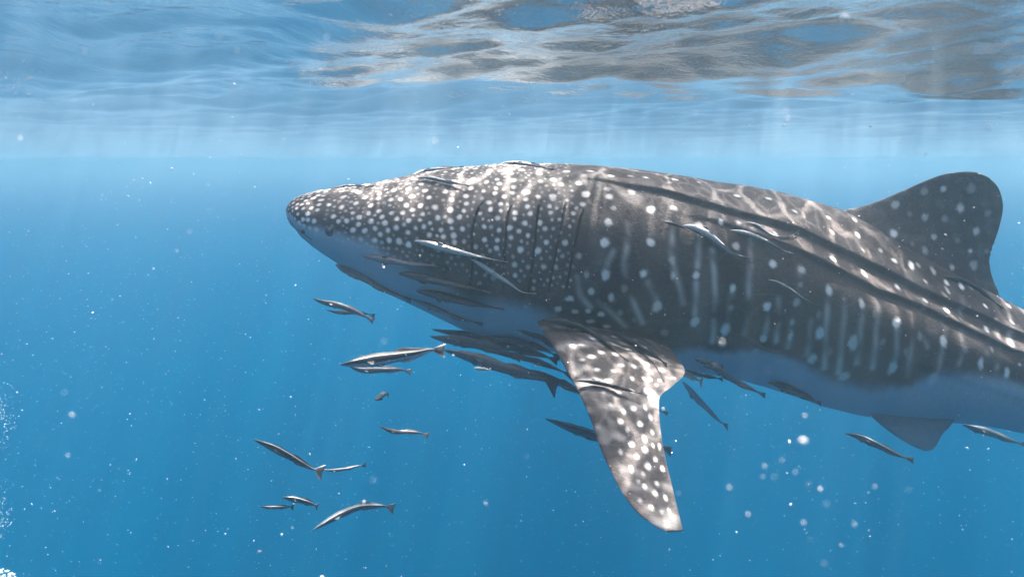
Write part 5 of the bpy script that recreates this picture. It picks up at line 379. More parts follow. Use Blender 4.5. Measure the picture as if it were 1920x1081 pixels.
def make_surface():
    nr = 640
    r = .25 * (1.0095 ** np.arange(nr))
    r = r * (200 / r[-1]) ** (np.arange(nr) / (nr - 1)) if r[-1] < 200 else r
    r[-1] = 380
    front = np.radians(np.linspace(35, 145, 620))
    back = np.radians(np.linspace(145, 395, 130))[1:-1]
    a = np.r_[front, back]
    R2, A2 = np.meshgrid(r, a, indexing='ij')
    x, y = R2 * np.cos(A2), R2 * np.sin(A2)
    z = wave_height(x, y, R2)
    v = np.stack([x, y, z], -1).reshape(-1, 3)
    m_ = len(a)
    f = grid_faces(nr, m_, wrap=True)[:, ::-1]
    v = np.vstack([v, [[0, 0, 0]]])
    c = len(v) - 1
    j = np.arange(m_)
    tri = np.stack([np.full(m_, c), j, (j + 1) % m_], -1)
    mat, t, out = nodes('water surface')
    # a thin rippled boundary: mirror beyond the critical angle, clear inside it, with a net of sunlight painted into its transparent colour
    tc = N(t, 'ShaderNodeTexCoord')
    bump_n = N(t, 'ShaderNodeTexNoise', Scale=34.0, Detail=3.0, Roughness=0.5)
    bump = N(t, 'ShaderNodeBump', Strength=0.42, Distance=0.008)
    t.links.new(tc.outputs['Object'], bump_n.inputs['Vector'])
    bump_f = N(t, 'ShaderNodeTexNoise', Scale=95.0, Detail=2.0)
    t.links.new(tc.outputs['Object'], bump_f.inputs['Vector'])
    badd = N(t, 'ShaderNodeMath', operation='MULTIPLY_ADD')
    badd.inputs[1].default_value = 0.35
    t.links.new(bump_f.outputs['Fac'], badd.inputs[0]); t.links.new(bump_n.outputs['Fac'], badd.inputs[2])
    t.links.new(badd.outputs[0], bump.inputs['Height'])
    fr = N(t, 'ShaderNodeFresnel', IOR=1.333)
    t.links.new(bump.outputs[0], fr.inputs['Normal'])
    gl = N(t, 'ShaderNodeBsdfGlossy', Roughness=0.0)
    gl.inputs['Color'].default_value = (1, 1, 1, 1)
    t.links.new(bump.outputs[0], gl.inputs['Normal'])
    # caustic net, painted as a pattern of the transmitted colour
    warp = N(t, 'ShaderNodeTexNoise', Scale=1.7, Detail=2.0)
    t.links.new(tc.outputs['Object'], warp.inputs['Vector'])
    sub = N(t, 'ShaderNodeVectorMath', operation='MULTIPLY_ADD')
    sub.inputs[1].default_value = (.35, .35, .35)
    t.links.new(warp.outputs['Color'], sub.inputs[0]); t.links.new(tc.outputs['Object'], sub.inputs[2])
    acc = None
    for sc, w, wid in ((3.4, .85, .13), (7.5, .6, .20)):
        vo = N(t, 'ShaderNodeTexVoronoi', feature='DISTANCE_TO_EDGE', Scale=sc)
        t.links.new(sub.outputs[0], vo.inputs['Vector'])
        mr = N(t, 'ShaderNodeMapRange', interpolation_type='SMOOTHERSTEP')
        mr.inputs['From Min'].default_value = 0.0; mr.inputs['From Max'].default_value = wid
        mr.inputs['To Min'].default_value = w; mr.inputs['To Max'].default_value = 0.0
        t.links.new(vo.outputs['Distance'], mr.inputs['Value'])
        if acc is None:
            acc = mr.outputs[0]
        else:
            ad = N(t, 'ShaderNodeMath', operation='ADD')
            t.links.new(acc, ad.inputs[0]); t.links.new(mr.outputs[0], ad.inputs[1]); acc = ad.outputs[0]
    mr = N(t, 'ShaderNodeMapRange')
    mr.inputs['From Min'].default_value = 0.0; mr.inputs['From Max'].default_value = 1.25
    mr.inputs['To Min'].default_value = 0.0; mr.inputs['To Max'].default_value = 1.0
    t.links.new(acc, mr.inputs['Value'])
    pw = N(t, 'ShaderNodeMath', operation='POWER')
    pw.inputs[1].default_value = 2.1
    ma = N(t, 'ShaderNodeMath', operation='MULTIPLY_ADD')
    ma.inputs[1].default_value = 4.6; ma.inputs[2].default_value = 0.30
    t.links.new(mr.outputs[0], pw.inputs[0]); t.links.new(pw.outputs[0], ma.inputs[0])
    big = N(t, 'ShaderNodeTexNoise', Scale=1.1, Detail=1.0)  # broad patches vary the painted sunlight to strengthen the shafts
    t.links.new(tc.outputs['Object'], big.inputs['Vector'])
    bm = N(t, 'ShaderNodeMapRange')
    bm.inputs['From Min'].default_value = .36; bm.inputs['From Max'].default_value = .64
    bm.inputs['To Min'].default_value = .45; bm.inputs['To Max'].default_value = 1.5
    t.links.new(big.outputs['Fac'], bm.inputs['Value'])
    mu = N(t, 'ShaderNodeMath', operation='MULTIPLY')
    t.links.new(ma.outputs[0], mu.inputs[0]); t.links.new(bm.outputs[0], mu.inputs[1])
    mr = mu
    cc = N(t, 'ShaderNodeCombineColor')
    for k in range(3):
        t.links.new(mr.outputs[0], cc.inputs[k])
    tr = N(t, 'ShaderNodeBsdfTransparent')
    t.links.new(cc.outputs[0], tr.inputs['Color'])
    mix = N(t, 'ShaderNodeMixShader')
    t.links.new(fr.outputs[0], mix.inputs[0]); t.links.new(tr.outputs[0], mix.inputs[1]); t.links.new(gl.outputs[0], mix.inputs[2])
    t.links.new(mix.outputs[0], out.inputs['Surface'])
    o = link_mesh('water_surface', v, [f, tri], mat)
    tag(o, kind='structure')


water_box('haze', LAYER, 0.16, *UPPER)
water_box('veil_layer', -.27, 0.17, *VEIL)  # added scattering veil, lightens the view towards the surface
water_box('deep_water', -200, LAYER - .004, *DEEP)
make_surface()


# ================================================================ the whale shark
def skin_material():
    m, t, out = nodes('spotted skin')
    bs = N(t, 'ShaderNodeBsdfPrincipled', Roughness=0.62)
    bs.inputs['Specular IOR Level'].default_value = 0.14
    tc = N(t, 'ShaderNodeTexCoord')
    at = lambda n: N(t, 'ShaderNodeAttribute', attribute_name=n)
    spot, belly, groove = at('spot'), at('belly'), at('groove')
    # dark skin: mottled grey brown
    n1 = N(t, 'ShaderNodeTexNoise', Scale=3.5, Detail=8.0, Roughness=0.65)
    n2 = N(t, 'ShaderNodeTexNoise', Scale=60.0, Detail=4.0)
    for n in (n1, n2):
        t.links.new(tc.outputs['Object'], n.inputs['Vector'])
    r1 = N(t, 'ShaderNodeValToRGB')
    r1.color_ramp.elements[0].position = .3; r1.color_ramp.elements[0].color = DARK_A
    r1.color_ramp.elements[1].position = .72; r1.color_ramp.elements[1].color = DARK_B
    t.links.new(n1.outputs['Fac'], r1.inputs[0])
    mx0 = N(t, 'ShaderNodeMix', data_type='RGBA', blend_type='MULTIPLY')
    mx0.inputs[0].default_value = 1.0
    r2 = N(t, 'ShaderNodeMapRange')
    r2.inputs['From Min'].default_value = .3; r2.inputs['From Max'].default_value = .7
    r2.inputs['To Min'].default_value = .78; r2.inputs['To Max'].default_value = 1.15
    t.links.new(n2.outputs['Fac'], r2.inputs['Value'])
    cc = N(t, 'ShaderNodeCombineColor')
    for k in range(3):
        t.links.new(r2.outputs[0], cc.inputs[k])
    t.links.new(r1.outputs[0], mx0.inputs[6]); t.links.new(cc.outputs[0], mx0.inputs[7])
    mb = N(t, 'ShaderNodeMix', data_type='RGBA')
    t.links.new(belly.outputs['Fac'], mb.inputs[0]); t.links.new(mx0.outputs[2], mb.inputs[6])
    mb.inputs[7].default_value = BELLY
    ms = N(t, 'ShaderNodeMix', data_type='RGBA')
    t.links.new(spot.outputs['Fac'], ms.inputs[0]); t.links.new(mb.outputs[2], ms.inputs[6])
    ms.inputs[7].default_value = SPOT_COLOR
    # old scratches and rubbed lines
    sv = N(t, 'ShaderNodeMapping')
    sv.inputs['Scale'].default_value = (.55, 1.0, 1.5)
    t.links.new(tc.outputs['Object'], sv.inputs['Vector'])
    sn = N(t, 'ShaderNodeTexNoise', Scale=3.6, Detail=5.0, Distortion=1.4)
    t.links.new(sv.outputs[0], sn.inputs['Vector'])
    sa = N(t, 'ShaderNodeMath', operation='SUBTRACT'); sa.inputs[1].default_value = .5
    sb = N(t, 'ShaderNodeMath', operation='ABSOLUTE')
    sm = N(t, 'ShaderNodeMapRange')
    sm.inputs['From Min'].default_value = 0.0; sm.inputs['From Max'].default_value = .008
    sm.inputs['To Min'].default_value = .07; sm.inputs['To Max'].default_value = 0.0
    t.links.new(sn.outputs['Fac'], sa.inputs[0]); t.links.new(sa.outputs[0], sb.inputs[0]); t.links.new(sb.outputs[0], sm.inputs['Value'])
    mk = N(t, 'ShaderNodeMix', data_type='RGBA')
    t.links.new(sm.outputs[0], mk.inputs[0]); t.links.new(ms.outputs[2], mk.inputs[6])
    mk.inputs[7].default_value = SPOT_COLOR
    ms = mk
    mg = N(t, 'ShaderNodeMix', data_type='RGBA')
    t.links.new(groove.outputs['Fac'], mg.inputs[0]); t.links.new(ms.outputs[2], mg.inputs[6])
    mg.inputs[7].default_value = (.015, .012, .012, 1)
    t.links.new(mg.outputs[2], bs.inputs['Base Color'])
    bn = N(t, 'ShaderNodeTexNoise', Scale=140.0, Detail=3.0)
    t.links.new(tc.outputs['Object'], bn.inputs['Vector'])
    bn2 = N(t, 'ShaderNodeTexNoise', Scale=9.0, Detail=6.0, Roughness=0.7)
    t.links.new(tc.outputs['Object'], bn2.inputs['Vector'])
    bsum = N(t, 'ShaderNodeMath', operation='MULTIPLY_ADD')
    bsum.inputs[1].default_value = 5.0
    t.links.new(bn2.outputs['Fac'], bsum.inputs[0]); t.links.new(bn.outputs['Fac'], bsum.inputs[2])
    bp = N(t, 'ShaderNodeBump', Strength=0.45, Distance=0.005)
    t.links.new(bsum.outputs[0], bp.inputs['Height'])
    t.links.new(bp.outputs[0], bs.inputs['Normal'])
    t.links.new(bs.outputs[0], out.inputs['Surface'])
    return m


DARK_A, DARK_B = (.034, .026, .025, 1), (.100, .078, .072, 1)
BELLY = (.28, .36, .44, 1)  # white belly skin; blue water light and shade are put into the colour
SPOT_COLOR = (.80, .73, .68, 1)


def hash_noise(P, scale, seed=0):
    """cheap smooth 3-D noise (sum of sines), about -1..1"""
    r = np.random.default_rng(seed)
    out = np.zeros(P.shape[:-1])
    for k in range(7):
        d = r.normal(size=3); d /= np.linalg.norm(d)
        out += np.sin((P @ d) * scale * r.uniform(.6, 1.7) + r.uniform(0, 6.28))
    return out / 3.2


def paint_spots(V, spots):
    """V (n,3) -> spot strength: soft edged blotches, both sides of the middle plane"""
    S = np.zeros(len(V))
    wob = hash_noise(V, 110, 3) + .6 * hash_noise(V, 260, 4)
    order = np.argsort(V[:, 0])
    Xs = V[order, 0]
    for x, y, z, rx, rz, I in spots:
        R = max(rx, rz) * 1.8
        i0, i1 = np.searchsorted(Xs, (x - R, x + R))
        idx = order[i0:i1]
        Q = V[idx]
        my = SHARK_Y + np.abs(Q[:, 1] - SHARK_Y) * (-1 if y < SHARK_Y - .02 else 1)
        if abs(y - SHARK_Y) <= .02:
            my = np.full(len(Q), y)
        d = np.sqrt(((Q[:, 0] - x) / rx) ** 2 + ((my - y) ** 2 + (Q[:, 2] - z) ** 2) / rz ** 2)
        d = d + wob[idx] * .17
        S[idx] = np.maximum(S[idx], I * np.clip((1.22 - d) / .66, 0, 1) ** 1.15)
    return S


def paint_strokes(V, strokes, width, strength):
    S = np.zeros(len(V))
    wob = np.clip(.55 + .5 * hash_noise(V, 14, 9) + .25 * hash_noise(V, 60, 10), 0, 1)
    for st in strokes:
        st = smooth_curve(st, 14) if len(st) > 2 else np.asarray(st)
        for a, b in zip(st[:-1], st[1:]):
            lo, hi = min(a[0], b[0]) - .12, max(a[0], b[0]) + .12
            idx = np.nonzero((V[:, 0] > lo) & (V[:, 0] < hi))[0]
            Q = V[idx].copy()
            Q[:, 1] = SHARK_Y - np.abs(Q[:, 1] - SHARK_Y)
            ab = b - a
            tt = np.clip(((Q - a) @ ab) / (ab @ ab), 0, 1)
            d = np.linalg.norm(Q - (a + tt[:, None] * ab), axis=1)
            S[idx] = np.maximum(S[idx], strength * np.exp(-(d / width) ** 2) * wob[idx])
    return S


def snout_spots(P, X2, ang):
    """fine dense spots on the front of the snout, spread evenly over the skin"""
    x0 = BODY_TOP[0][0]
    sel = (X2 > x0 + .01) & (X2 < x0 + .30) & (ang < 1.62)
    Q = P[sel]
    Q = Q[np.abs(Q[:, 1] - SHARK_Y) > -1]
    Q = Q[Q[:, 1] <= SHARK_Y]
    rng = np.random.default_rng(2)
    rng.shuffle(Q)
    keep = np.empty((0, 3))
    out = []
    for q in Q[:30000]:
        g = (q[0] - x0) / .30
        md = .027 + .018 * g
        if len(keep) == 0 or ((keep - q) ** 2).sum(1).min() > md * md:
            keep = np.vstack([keep, q])
            rr = (.0088 + .0055 * g) * rng.uniform(.8, 1.2)
            out.append([q[0], q[1], q[2], rr * 1.15, rr, .9])
    return out


def filler_spots(P, X2, ang, have):
    """small faint spots in the gaps between the clear ones on head and gill region"""
    sel = (X2 > -1.12) & (X2 < .36) & (ang < 1.7)
    Q = P[sel]
    Q = Q[Q[:, 1] <= SHARK_Y]
    rng = np.random.default_rng(12)
    rng.shuffle(Q)
    near = np.array([h[:3] for h in have if h[0] < .5])
    rad = np.array([h[3] for h in have if h[0] < .5])
    out = []
    for q in Q[:9000]:
        if (np.sqrt(((near - q) ** 2).sum(1)) - rad).min() > (.0235 if q[0] > -.55 else .019):
            rr = rng.uniform(.007, .0125)
            near = np.vstack([near, q]); rad = np.r_[rad, rr]
            out.append([q[0], q[1], q[2], rr, rr, rng.uniform(.2, .55)])
    return out


def far_side_fins(V):
    W = V.copy()
    W[..., 1] = 2 * SHARK_Y - W[..., 1]
    return W


def blade(mid, n, th):
    """two skins of a fin joined round the edge -> verts, faces"""
    a, b = mid + n * th[..., None] * .5, mid - n * th[..., None] * .5
    nu, nv = mid.shape[:2]
    v = np.concatenate([a.reshape(-1, 3), b.reshape(-1, 3)])
    f1 = grid_faces(nu, nv)
    f2 = grid_faces(nu, nv, off=nu * nv)[:, ::-1]
    e = []
    o = nu * nv
    rim = [i * nv for i in range(nu)] + [(nu - 1) * nv + j for j in range(1, nv)] + [i * nv + nv - 1 for i in range(nu - 2, -1, -1)]
    for p, q in zip(rim[:-1], rim[1:]):
        e.append((p, q, q + o, p + o))
    return v, np.vstack([f1, f2, e])


def make_shark():
    skin = skin_material()
    P, NN, X2, ang, G = shark_body()
    nx, na = X2.shape
    V = P.reshape(-1, 3)
    faces = [grid_faces(nx, na, wrap=True)]
    # close nose and tail
    caps = []
    for i, c in ((0, P[0].mean(0)), (nx - 1, P[-1].mean(0))):
        V = np.vstack([V, c[None]])
        k = len(V) - 1
        j = np.arange(na)
        tri = np.stack([np.full(na, k), i * na + (j + 1) % na, i * na + j], -1)
        caps.append(tri if i == 0 else tri[:, ::-1])
    spots = SPOTS + snout_spots(P, X2, ang)
    spots += filler_spots(P, X2, ang, spots)
    # rows of spots on the tail beyond
    rng = np.random.default_rng(4)
    for x in np.arange(3.45, 7.3, .22):
        zt, zb = np.interp(x, *np.array(BODY_TOP).T), np.interp(x, *np.array(BODY_BOT).T)
        w = np.interp(x, *np.array(BODY_WID).T)
        for k in range(4):
            a = .35 + .42 * k + rng.uniform(-.08, .08)
            zc = (zt + zb) / 2
            spots.append([x + rng.uniform(-.04, .04), midline(x) - w * math.sin(a), zc + (zt - zc) * math.cos(a), .022, .03, .9])
    spot = paint_spots(V, spots)
    strokes = [np.array(s) for s in STRIPES]
    spot = np.maximum(spot, paint_strokes(V, strokes, .019, .52))
    # faint random pale flecks between
    A = np.r_[ang.ravel(), 0, 0]
    XX = np.r_[X2.ravel(), X2[0, 0], X2[-1, 0]]
    sl = np.array(BELLY_LINE)  # edge between the dark skin and the pale belly skin
    a0 = np.interp(XX, sl[:, 0], sl[:, 1])
    a0 = a0 + .07 * hash_noise(V, 9, 21) + .03 * hash_noise(V, 22, 22) + .012 * hash_noise(V, 60, 23)
    soft = np.interp(XX, [-1.3, -.7, -.3, 0.2, 1.2], [.20, .28, .36, .26, .20])
    belly = np.clip((A - a0) / soft + .5, 0, 1)
    belly = belly * belly * (3 - 2 * belly)
    wear = np.clip(hash_noise(V, 11, 31) * .5 + hash_noise(V, 27, 32) * .4 - .35, 0, 1) * .10
    spot = np.maximum(spot, wear)
    spot = np.maximum(spot * (1 - belly * .55), 0)
    groove = np.clip(np.r_[G.ravel(), 0, 0] * 1.2, 0, 1)
    allv, allf = [V], faces + [caps[0], caps[1]]
    sp, be, gr = [spot], [belly], [groove * .8]
    off = len(V)
    tris = [caps[0], caps[1]]
    quads = [faces[0]]

    def add_fin(lead, trail, thick, flare, fin_spots, under=0.0, nu=110, nv=90, mirror=False, jag=0.0, base=0.0, mottle=.06, decay=.10):
        nonlocal off
        mid, n, th = fin_grid(lead, trail, thick, flare, nu, nv, decay=decay)
        if jag:
            c = np.linspace(0, 1, nu)
            j = jag * np.random.default_rng(8).uniform(-1, 1, nu) * ((c > .15) & (c < .62))
            w = np.zeros(nv); w[-3:] = (.3, .6, 1)
            mid = mid + (j[:, None] * w[None])[..., None] * np.array([1, 0, 0])
        v, f = blade(mid, n, th)
        allv.append(v); quads.append(f + off)
        s = paint_spots(np.concatenate([mid.reshape(-1, 3)] * 2), fin_spots)
        sp.append(np.maximum(s, np.clip(hash_noise(v, 17, 5) * .5 + hash_noise(v, 55, 6) * .6 - .1, 0, 1) * mottle))
        b = np.full(len(v), base)
        if under:
            half = len(v) // 2
            zn = n.reshape(-1, 3)[:, 2]
            lower = (zn < 0) if (zn < 0).mean() > .5 else (zn > 0)
            b[:half] = np.where(n.reshape(-1, 3)[:, 2] < 0, under, base)
            b[half:] = np.where(n.reshape(-1, 3)[:, 2] > 0, under, base)
        be.append(b); gr.append(np.zeros(len(v)))
        off += len(v)
        if mirror:
            v2 = far_side_fins(v)
            allv.append(v2); quads.append(f[:, ::-1] + off)
            sp.append(s); be.append(b); gr.append(np.zeros(len(v)))
            off += len(v)

    F = FINS
    add_fin(F['dorsal']['lead'], F['dorsal']['trail'], .085, .50, SPOTS, nu=150, nv=130, jag=.006, decay=.17)
    add_fin(F['pectoral']['lead'], F['pectoral']['trail'], .085, .20, SPOTS, under=.9, nu=170, nv=110, mirror=True, mottle=.30)
    add_fin(F['pelvic']['lead'], F['pelvic']['trail'], .05, .06, [], under=.8, nu=60, nv=50, mirror=True, base=.42)
    # second dorsal, anal and tail fins, out of the picture to the right
    def plane(pts, dx=0.0):
        return [(x, float(midline(x)), z) for x, z in pts]
    add_fin(plane([(5.0, -1.55), (5.3, -1.42), (5.5, -1.32)]), plane([(5.55, -1.75), (5.62, -1.55), (5.6, -1.35)]), .05, .08, spots, nu=30, nv=24)
    add_fin(plane([(5.0, -2.1), (5.25, -2.4), (5.4, -2.5)]), plane([(5.5, -2.2), (5.52, -2.4), (5.5, -2.52)]), .05, .06, spots, nu=30, nv=24)
    add_fin(plane([(6.95, -2.25), (7.5, -1.75), (8.3, -1.05), (8.6, -.85)]), plane([(7.5, -2.45), (7.75, -2.0), (8.35, -1.35), (8.72, -.90)]), .09, .05, spots, nu=50, nv=30)
    add_fin(plane([(6.95, -2.35), (7.3, -2.8), (7.6, -3.15)]), plane([(7.5, -2.35), (7.65, -2.7), (7.75, -3.15)]), .08, .05, spots, nu=40, nv=26)
    root = bpy.data.objects.new('whale_shark', None)
    COL.objects.link(root)
    tag(root, 'huge dark grey whale shark with pale spots swimming just under the sea surface', 'shark')
    VV = np.vstack(allv)
    o = link_mesh('body', VV, [np.vstack(quads), np.vstack(tris)], skin, root)
    set_attr(o, 'spot', np.concatenate(sp)); set_attr(o, 'belly', np.concatenate(be)); set_attr(o, 'groove', np.concatenate(gr))
    # make sure the skin faces outwards
    me = o.data
    # eyes and nostrils
    eye_m, t, out = nodes('eye')
    b = N(t, 'ShaderNodeBsdfPrincipled', Roughness=0.12)
    b.inputs['Base Color'].default_value = (.008, .008, .01, 1)
    t.links.new(b.outputs[0], out.inputs['Surface'])
    rim_m, t, out = nodes('eye rim')
    b = N(t, 'ShaderNodeBsdfPrincipled', Roughness=0.5)
    nz = N(t, 'ShaderNodeTexNoise', Scale=80.0)
    rr = N(t, 'ShaderNodeValToRGB')
    rr.color_ramp.elements[0].color = (.03, .027, .03, 1); rr.color_ramp.elements[1].color = (.08, .07, .07, 1)
    t.links.new(nz.outputs['Fac'], rr.inputs[0]); t.links.new(rr.outputs[0], b.inputs['Base Color'])
    t.links.new(b.outputs[0], out.inputs['Surface'])
    for side in (1, -1):
        for nm, (c, nrm), rad in (('eye', EYE, .025), ('nostril', NOSTRIL, .015)):
            c, nrm = np.array(c), np.array(nrm)
            if side < 0:
                c = c * [1, -1, 1] + [0, 2 * SHARK_Y, 0]; nrm = nrm * [1, -1, 1]
            e = ball(nm, c - nrm * rad * .2, rad, eye_m, root, squash=nrm)
            if nm == 'eye':
                ring('eye_rim', c, nrm, rad * .95, .005, rim_m, e)
    return o


def ball(name, c, r, mat, parent=None, squash=None, n=16):
    th, ph = np.meshgrid(np.linspace(0, np.pi, n), np.linspace(0, 2 * np.pi, n * 2 + 1)[:-1], indexing='ij')
    d = np.stack([np.sin(th) * np.cos(ph), np.sin(th) * np.sin(ph), np.cos(th)], -1).reshape(-1, 3)
    return link_mesh(name, np.asarray(c) + d * r, grid_faces(n, n * 2, wrap=True), mat, parent)


def ring(name, c, nrm, R, r, mat, parent):
    a = np.cross(nrm, [0, 0, 1.]); a /= np.linalg.norm(a); b = np.cross(nrm, a)
    u, v = np.meshgrid(np.linspace(0, 2 * np.pi, 25)[:-1], np.linspace(0, 2 * np.pi, 9)[:-1], indexing='ij')
    dirr = a * np.cos(u)[..., None] + b * np.sin(u)[..., None]
    P = c + dirr * (R + r * np.cos(v)[..., None]) + nrm * (r * np.sin(v)[..., None])
    f = grid_faces(24, 8, wrap=True)
    j = np.arange(8)
    f2 = np.stack([23 * 8 + j, 23 * 8 + (j + 1) % 8, (j + 1) % 8, j], -1)
    return link_mesh(name, P.reshape(-1, 3), np.vstack([f, f2]), mat, parent)


shark = make_shark()


# ================================================================ remoras
def remora_material():
    m, t, out = nodes('remora skin')
    b = N(t, 'ShaderNodeBsdfPrincipled', Roughness=0.45)
    b.inputs['Specular IOR Level'].default_value = 0.45
    a = N(t, 'ShaderNodeAttribute', attribute_name='tint')
    nz = N(t, 'ShaderNodeTexNoise', Scale=70.0, Detail=5.0)
    tc = N(t, 'ShaderNodeTexCoord')
    t.links.new(tc.outputs['Object'], nz.inputs['Vector'])
    mr = N(t, 'ShaderNodeMapRange')
    mr.inputs['From Min'].default_value = .3; mr.inputs['From Max'].default_value = .7
    mr.inputs['To Min'].default_value = .7; mr.inputs['To Max'].default_value = 1.2
    t.links.new(nz.outputs['Fac'], mr.inputs['Value'])
    vm = N(t, 'ShaderNodeVectorMath', operation='SCALE')
    t.links.new(a.outputs['Color'], vm.inputs[0]); t.links.new(mr.outputs[0], vm.inputs['Scale'])
    t.links.new(vm.outputs[0], b.inputs['Base Color'])
    t.links.new(b.outputs[0], out.inputs['Surface'])
    return m


REM_SKIN = remora_material()
EYE_MAT = bpy.data.materials['eye']
# style: back, upper line, side band, lower line, belly, fin, fin edge
STYLES = {
    'striped': ((.085, .072, .066), (.70, .68, .66), (.010, .009, .010), (.60, .58, .58), (.32, .35, .40), (.020, .018, .018), (.80, .78, .76)),
    'blackstripe': ((.018, .017, .020), (.75, .73, .72), (.008, .008, .010), (.62, .60, .60), (.10, .11, .13), (.012, .012, .015), (.30, .30, .32)),
    'greystripe': ((.060, .070, .080), (.45, .47, .48), (.030, .036, .045), (.10, .12, .14), (.12, .14, .17), (.035, .045, .06), (.12, .14, .16)),
    'darkstripe': ((.025, .025, .03), (.30, .30, .32), (.014, .014, .018), (.05, .05, .06), (.09, .09, .10), (.016, .018, .022), (.03, .03, .035)),
    'grey': ((.085, .085, .095), (.08, .08, .09), (.055, .056, .066), (.075, .078, .09), (.11, .115, .13), (.040, .042, .052), (.06, .065, .075)),
    'greyblue': ((.20, .22, .26), (.20, .22, .26), (.13, .15, .19), (.20, .22, .26), (.24, .27, .32), (.09, .10, .13), (.12, .13, .16)),
    'brown': ((.060, .045, .045), (.14, .11, .105), (.12, .095, .092), (.16, .13, .13), (.20, .17, .17), (.07, .055, .055), (.10, .08, .08)),
    'dark': ((.040, .036, .040), (.035, .031, .034), (.028, .026, .03), (.035, .032, .036), (.05, .046, .05), (.022, .02, .024), (.04, .036, .04)),
    'darkbelly': ((.07, .055, .055), (.055, .045, .046), (.045, .037, .038), (.05, .042, .045), (.07, .06, .06), (.12, .10, .10), (.45, .42, .40)),
    'darkrim': ((.05, .045, .045), (.05, .045, .045), (.07, .06, .06), (.20, .18, .17), (.55, .52, .50), (.06, .055, .055), (.4, .38, .36)),
    'black': ((.010, .010, .012), (.25, .24, .24), (.008, .008, .010), (.012, .011, .012), (.014, .013, .014), (.010, .010, .012), (.30, .28, .28)),
    'pale': ((.16, .15, .15), (.26, .25, .24), (.13, .12, .12), (.28, .27, .26), (.42, .40, .39), (.16, .15, .15), (.5, .48, .46)),
}


